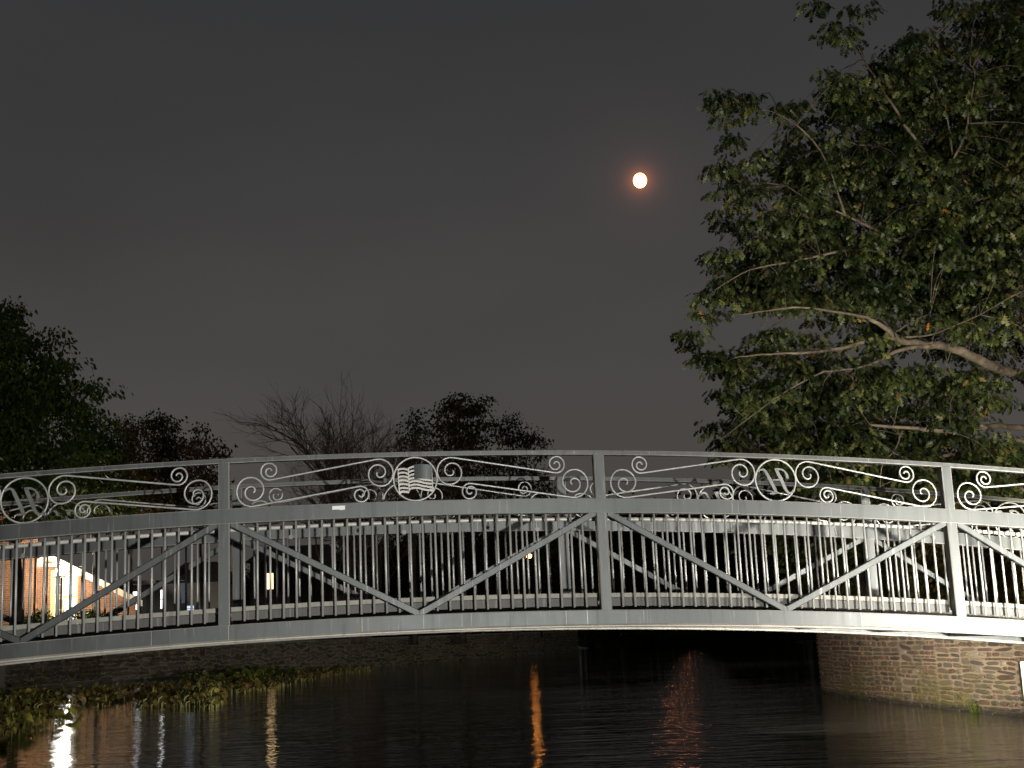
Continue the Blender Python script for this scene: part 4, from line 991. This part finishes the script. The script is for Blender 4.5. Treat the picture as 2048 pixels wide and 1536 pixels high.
# the bed behind, uncountable
band = []
def inside(x, y, poly):
    c = False; n = len(poly)
    for i in range(n):
        x1, y1 = poly[i]; x2, y2 = poly[i - 1]
        if (y1 > y) != (y2 > y) and x < (x2 - x1) * (y - y1) / (y2 - y1) + x1: c = not c
    return c
POLYS = [([(-40, 1386), (60, 1384), (200, 1374), (330, 1368), (440, 1362), (500, 1358), (470, 1378), (440, 1408), (330, 1412), (180, 1410), (130, 1416), (60, 1424), (-40, 1440)], 1000, LOTUSDRY, .20, .30),
         ([(-40, 1384), (70, 1382), (150, 1392), (60, 1412), (-40, 1425)], 320, LOTUS, .2, .34),
         ([(340, 1408), (360, 1385), (430, 1372), (450, 1385), (430, 1413)], 320, LOTUS, .14, .34),
         ([(355, 1352), (420, 1348), (520, 1342), (560, 1340), (600, 1345), (560, 1356), (440, 1366), (370, 1364)], 420, MOSS, .34, .40),
         ([(420, 1366), (560, 1352), (640, 1338), (745, 1334), (745, 1340), (650, 1350), (560, 1372), (470, 1384)], 420, LOTUSDRY, .20, .25)]
names = ['lotus_bed', 'lotus_bed', 'lotus_bed', 'water_weeds', 'water_weeds']
labs = ['brown and yellow lotus bed along the left lakeside wall', 'green-gold lotus leaves at the left edge below the wall', 'bright stemmed lotus patch at the right tip of the bed', 'bright green water weeds at the foot of the dark wall', 'low reddish water weeds trailing out over the lake']
for (poly, n_, mt, sz, hh_), nm, lb in zip(POLYS, names, labs):
    P, S, D = [], [], []; xs = [p[0] for p in poly]; ys = [p[1] for p in poly]; stems = MB()
    while len(P) < n_:
        x = random.uniform(min(xs), max(xs)); y = random.uniform(min(ys), max(ys))
        if not inside(x, y, poly) or math.sin(x * .055 + nm.count('w')) + math.sin(y * .31 + x * .023) > .75 + random.gauss(0, .2): continue
        dip = (y - (1275 - .0436 * (x - 1024))); d = FPX * EYE / dip; p = pix(x, y, d); h_ = abs(random.gauss(.4, .25)) * hh_
        P.append((p.x, p.y, h_)); S.append(sz * random.uniform(.5, 1.4))
        if random.random() < .9: q_ = random.uniform(-.12, .12); stems.tube([(p.x + q_, p.y - .1, -.2), (p.x + q_, p.y - .05, h_ * .8), (p.x, p.y, h_ * 1.05)], .016, 3, cap=False)
    P = np.array(P); dr = RNG.normal(0, 1, P.shape); dr[:, 2] *= .8
    hexv = np.array([(0, 0, 0)] + [(.5 * math.cos(a), .5 * math.sin(a), (.10 if i % 2 else -.08)) for i, a in enumerate(np.linspace(0, 2 * math.pi, 8)[:-1])])
    hexf = np.array([(0, 1 + i, 1 + (i + 1) % 7) for i in range(7)])
    o = link(nm, scatter_mesh(nm, hexv, hexf, P, frames(dr, RNG.normal(0, 1, len(P))), np.array(S)), mt); tag(o, lb, 'water plants', kind='stuff')
    o2 = stems.build('stems', bpy.data.materials['lotus_stem'], o); o2['kind'] = 'stuff'

# ------------------------------------------------------------------ moon
k = MB(); mr_ = 1500 * 26.5 / FPX / 2; rings = 24; seg = 36; vs = []
for i in range(rings + 1):
    a = math.pi * i / rings
    for j in range(seg): q = 2 * math.pi * j / seg; vs.append((mr_ * math.sin(a) * math.cos(q), mr_ * math.sin(a) * math.sin(q), mr_ * 1.12 * math.cos(a)))
k.add(vs, [(i * seg + j, (i + 1) * seg + j, (i + 1) * seg + (j + 1) % seg, i * seg + (j + 1) % seg) for i in range(rings) for j in range(seg)])
mo = k.build('moon', mm, None, True); mo.location = MOON * 1500 + Vector((0, 0, EYE)); tag(mo, 'bright full moon with an orange glow in the dark sky', 'moon')

# ------------------------------------------------------------------ the park's own ground lamps on the near bank and the right bank, outside the frame, plus an added wall lamp
def flood(name, loc, target, power, col, size, label, spread=math.radians(150)):
    T_ = thing(name, label, 'lamp', (loc[0], loc[1], GZ(loc)))
    h = loc[2] - GZ(loc); d = (Vector(target) - Vector(loc)).normalized()
    k = MB(); k.tube([(0, 0, -.1), (0, 0, max(h - .12, .02))], .03, 8); k.build('stake', DARKM, T_)
    q = Vector((0, 0, h)); k = MB(); k.tube([q - d * .16, q - d * .02], [.10, .15], 14); k.build('housing', DARKM, T_, True)
    l = bpy.data.lights.new(name + '_light', 'AREA'); l.shape = 'DISK'; l.size = size; l.energy = power; l.color = col; l.spread = spread
    o = bpy.data.objects.new(name + '_light', l); C.objects.link(o); o.parent = T_; o.location = q; o.rotation_euler = d.to_track_quat('-Z', 'Y').to_euler()
    return T_
def GZ(l): return .38 if l[0] < 9.2 else 1.38
flood('path_floodlight', (6.0, -6.0, .55), (-1.6, 18, 2.4), 2500, (1, .98, .94), .25, 'ground floodlight on the near bank behind the camera')
flood('path_floodlight', (7.8, 9.0, .85), (6.6, 15.3, 1.5), 600, (1, .95, .86), .2, 'low floodlight on the near bank aimed at the right end of the bridge', math.radians(80))
ub = Vector((2.4, 17.12, EYE + .14))      # unseen lamp added on the deck's far side to light the stone abutment
T_ = thing('added_wall_lamp', 'small added unseen lamp on the far side of the bridge deck facing the stone wall', 'lamp', ub)
dd_ = (Vector((7.2, 23.6, .95)) - ub).normalized()
k = MB(); k.tube([-dd_ * .10, -dd_ * .015], [.05, .07], 12); k.build('housing', DARKM, T_, True)
l = bpy.data.lights.new('added_wall_light', 'AREA'); l.shape = 'DISK'; l.size = .14; l.energy = 130; l.color = (1, .91, .76); l.spread = math.radians(62)
o = bpy.data.objects.new('added_wall_light', l); C.objects.link(o); o.parent = T_; o.rotation_euler = dd_.to_track_quat('-Z', 'Y').to_euler()
flood('tree_floodlight', (9.6, 15.0, 1.75), (9.8, 27, 6.5), 1150, (1, .93, .72), .3, 'ground floodlight on the right bank aimed up into the big oak')
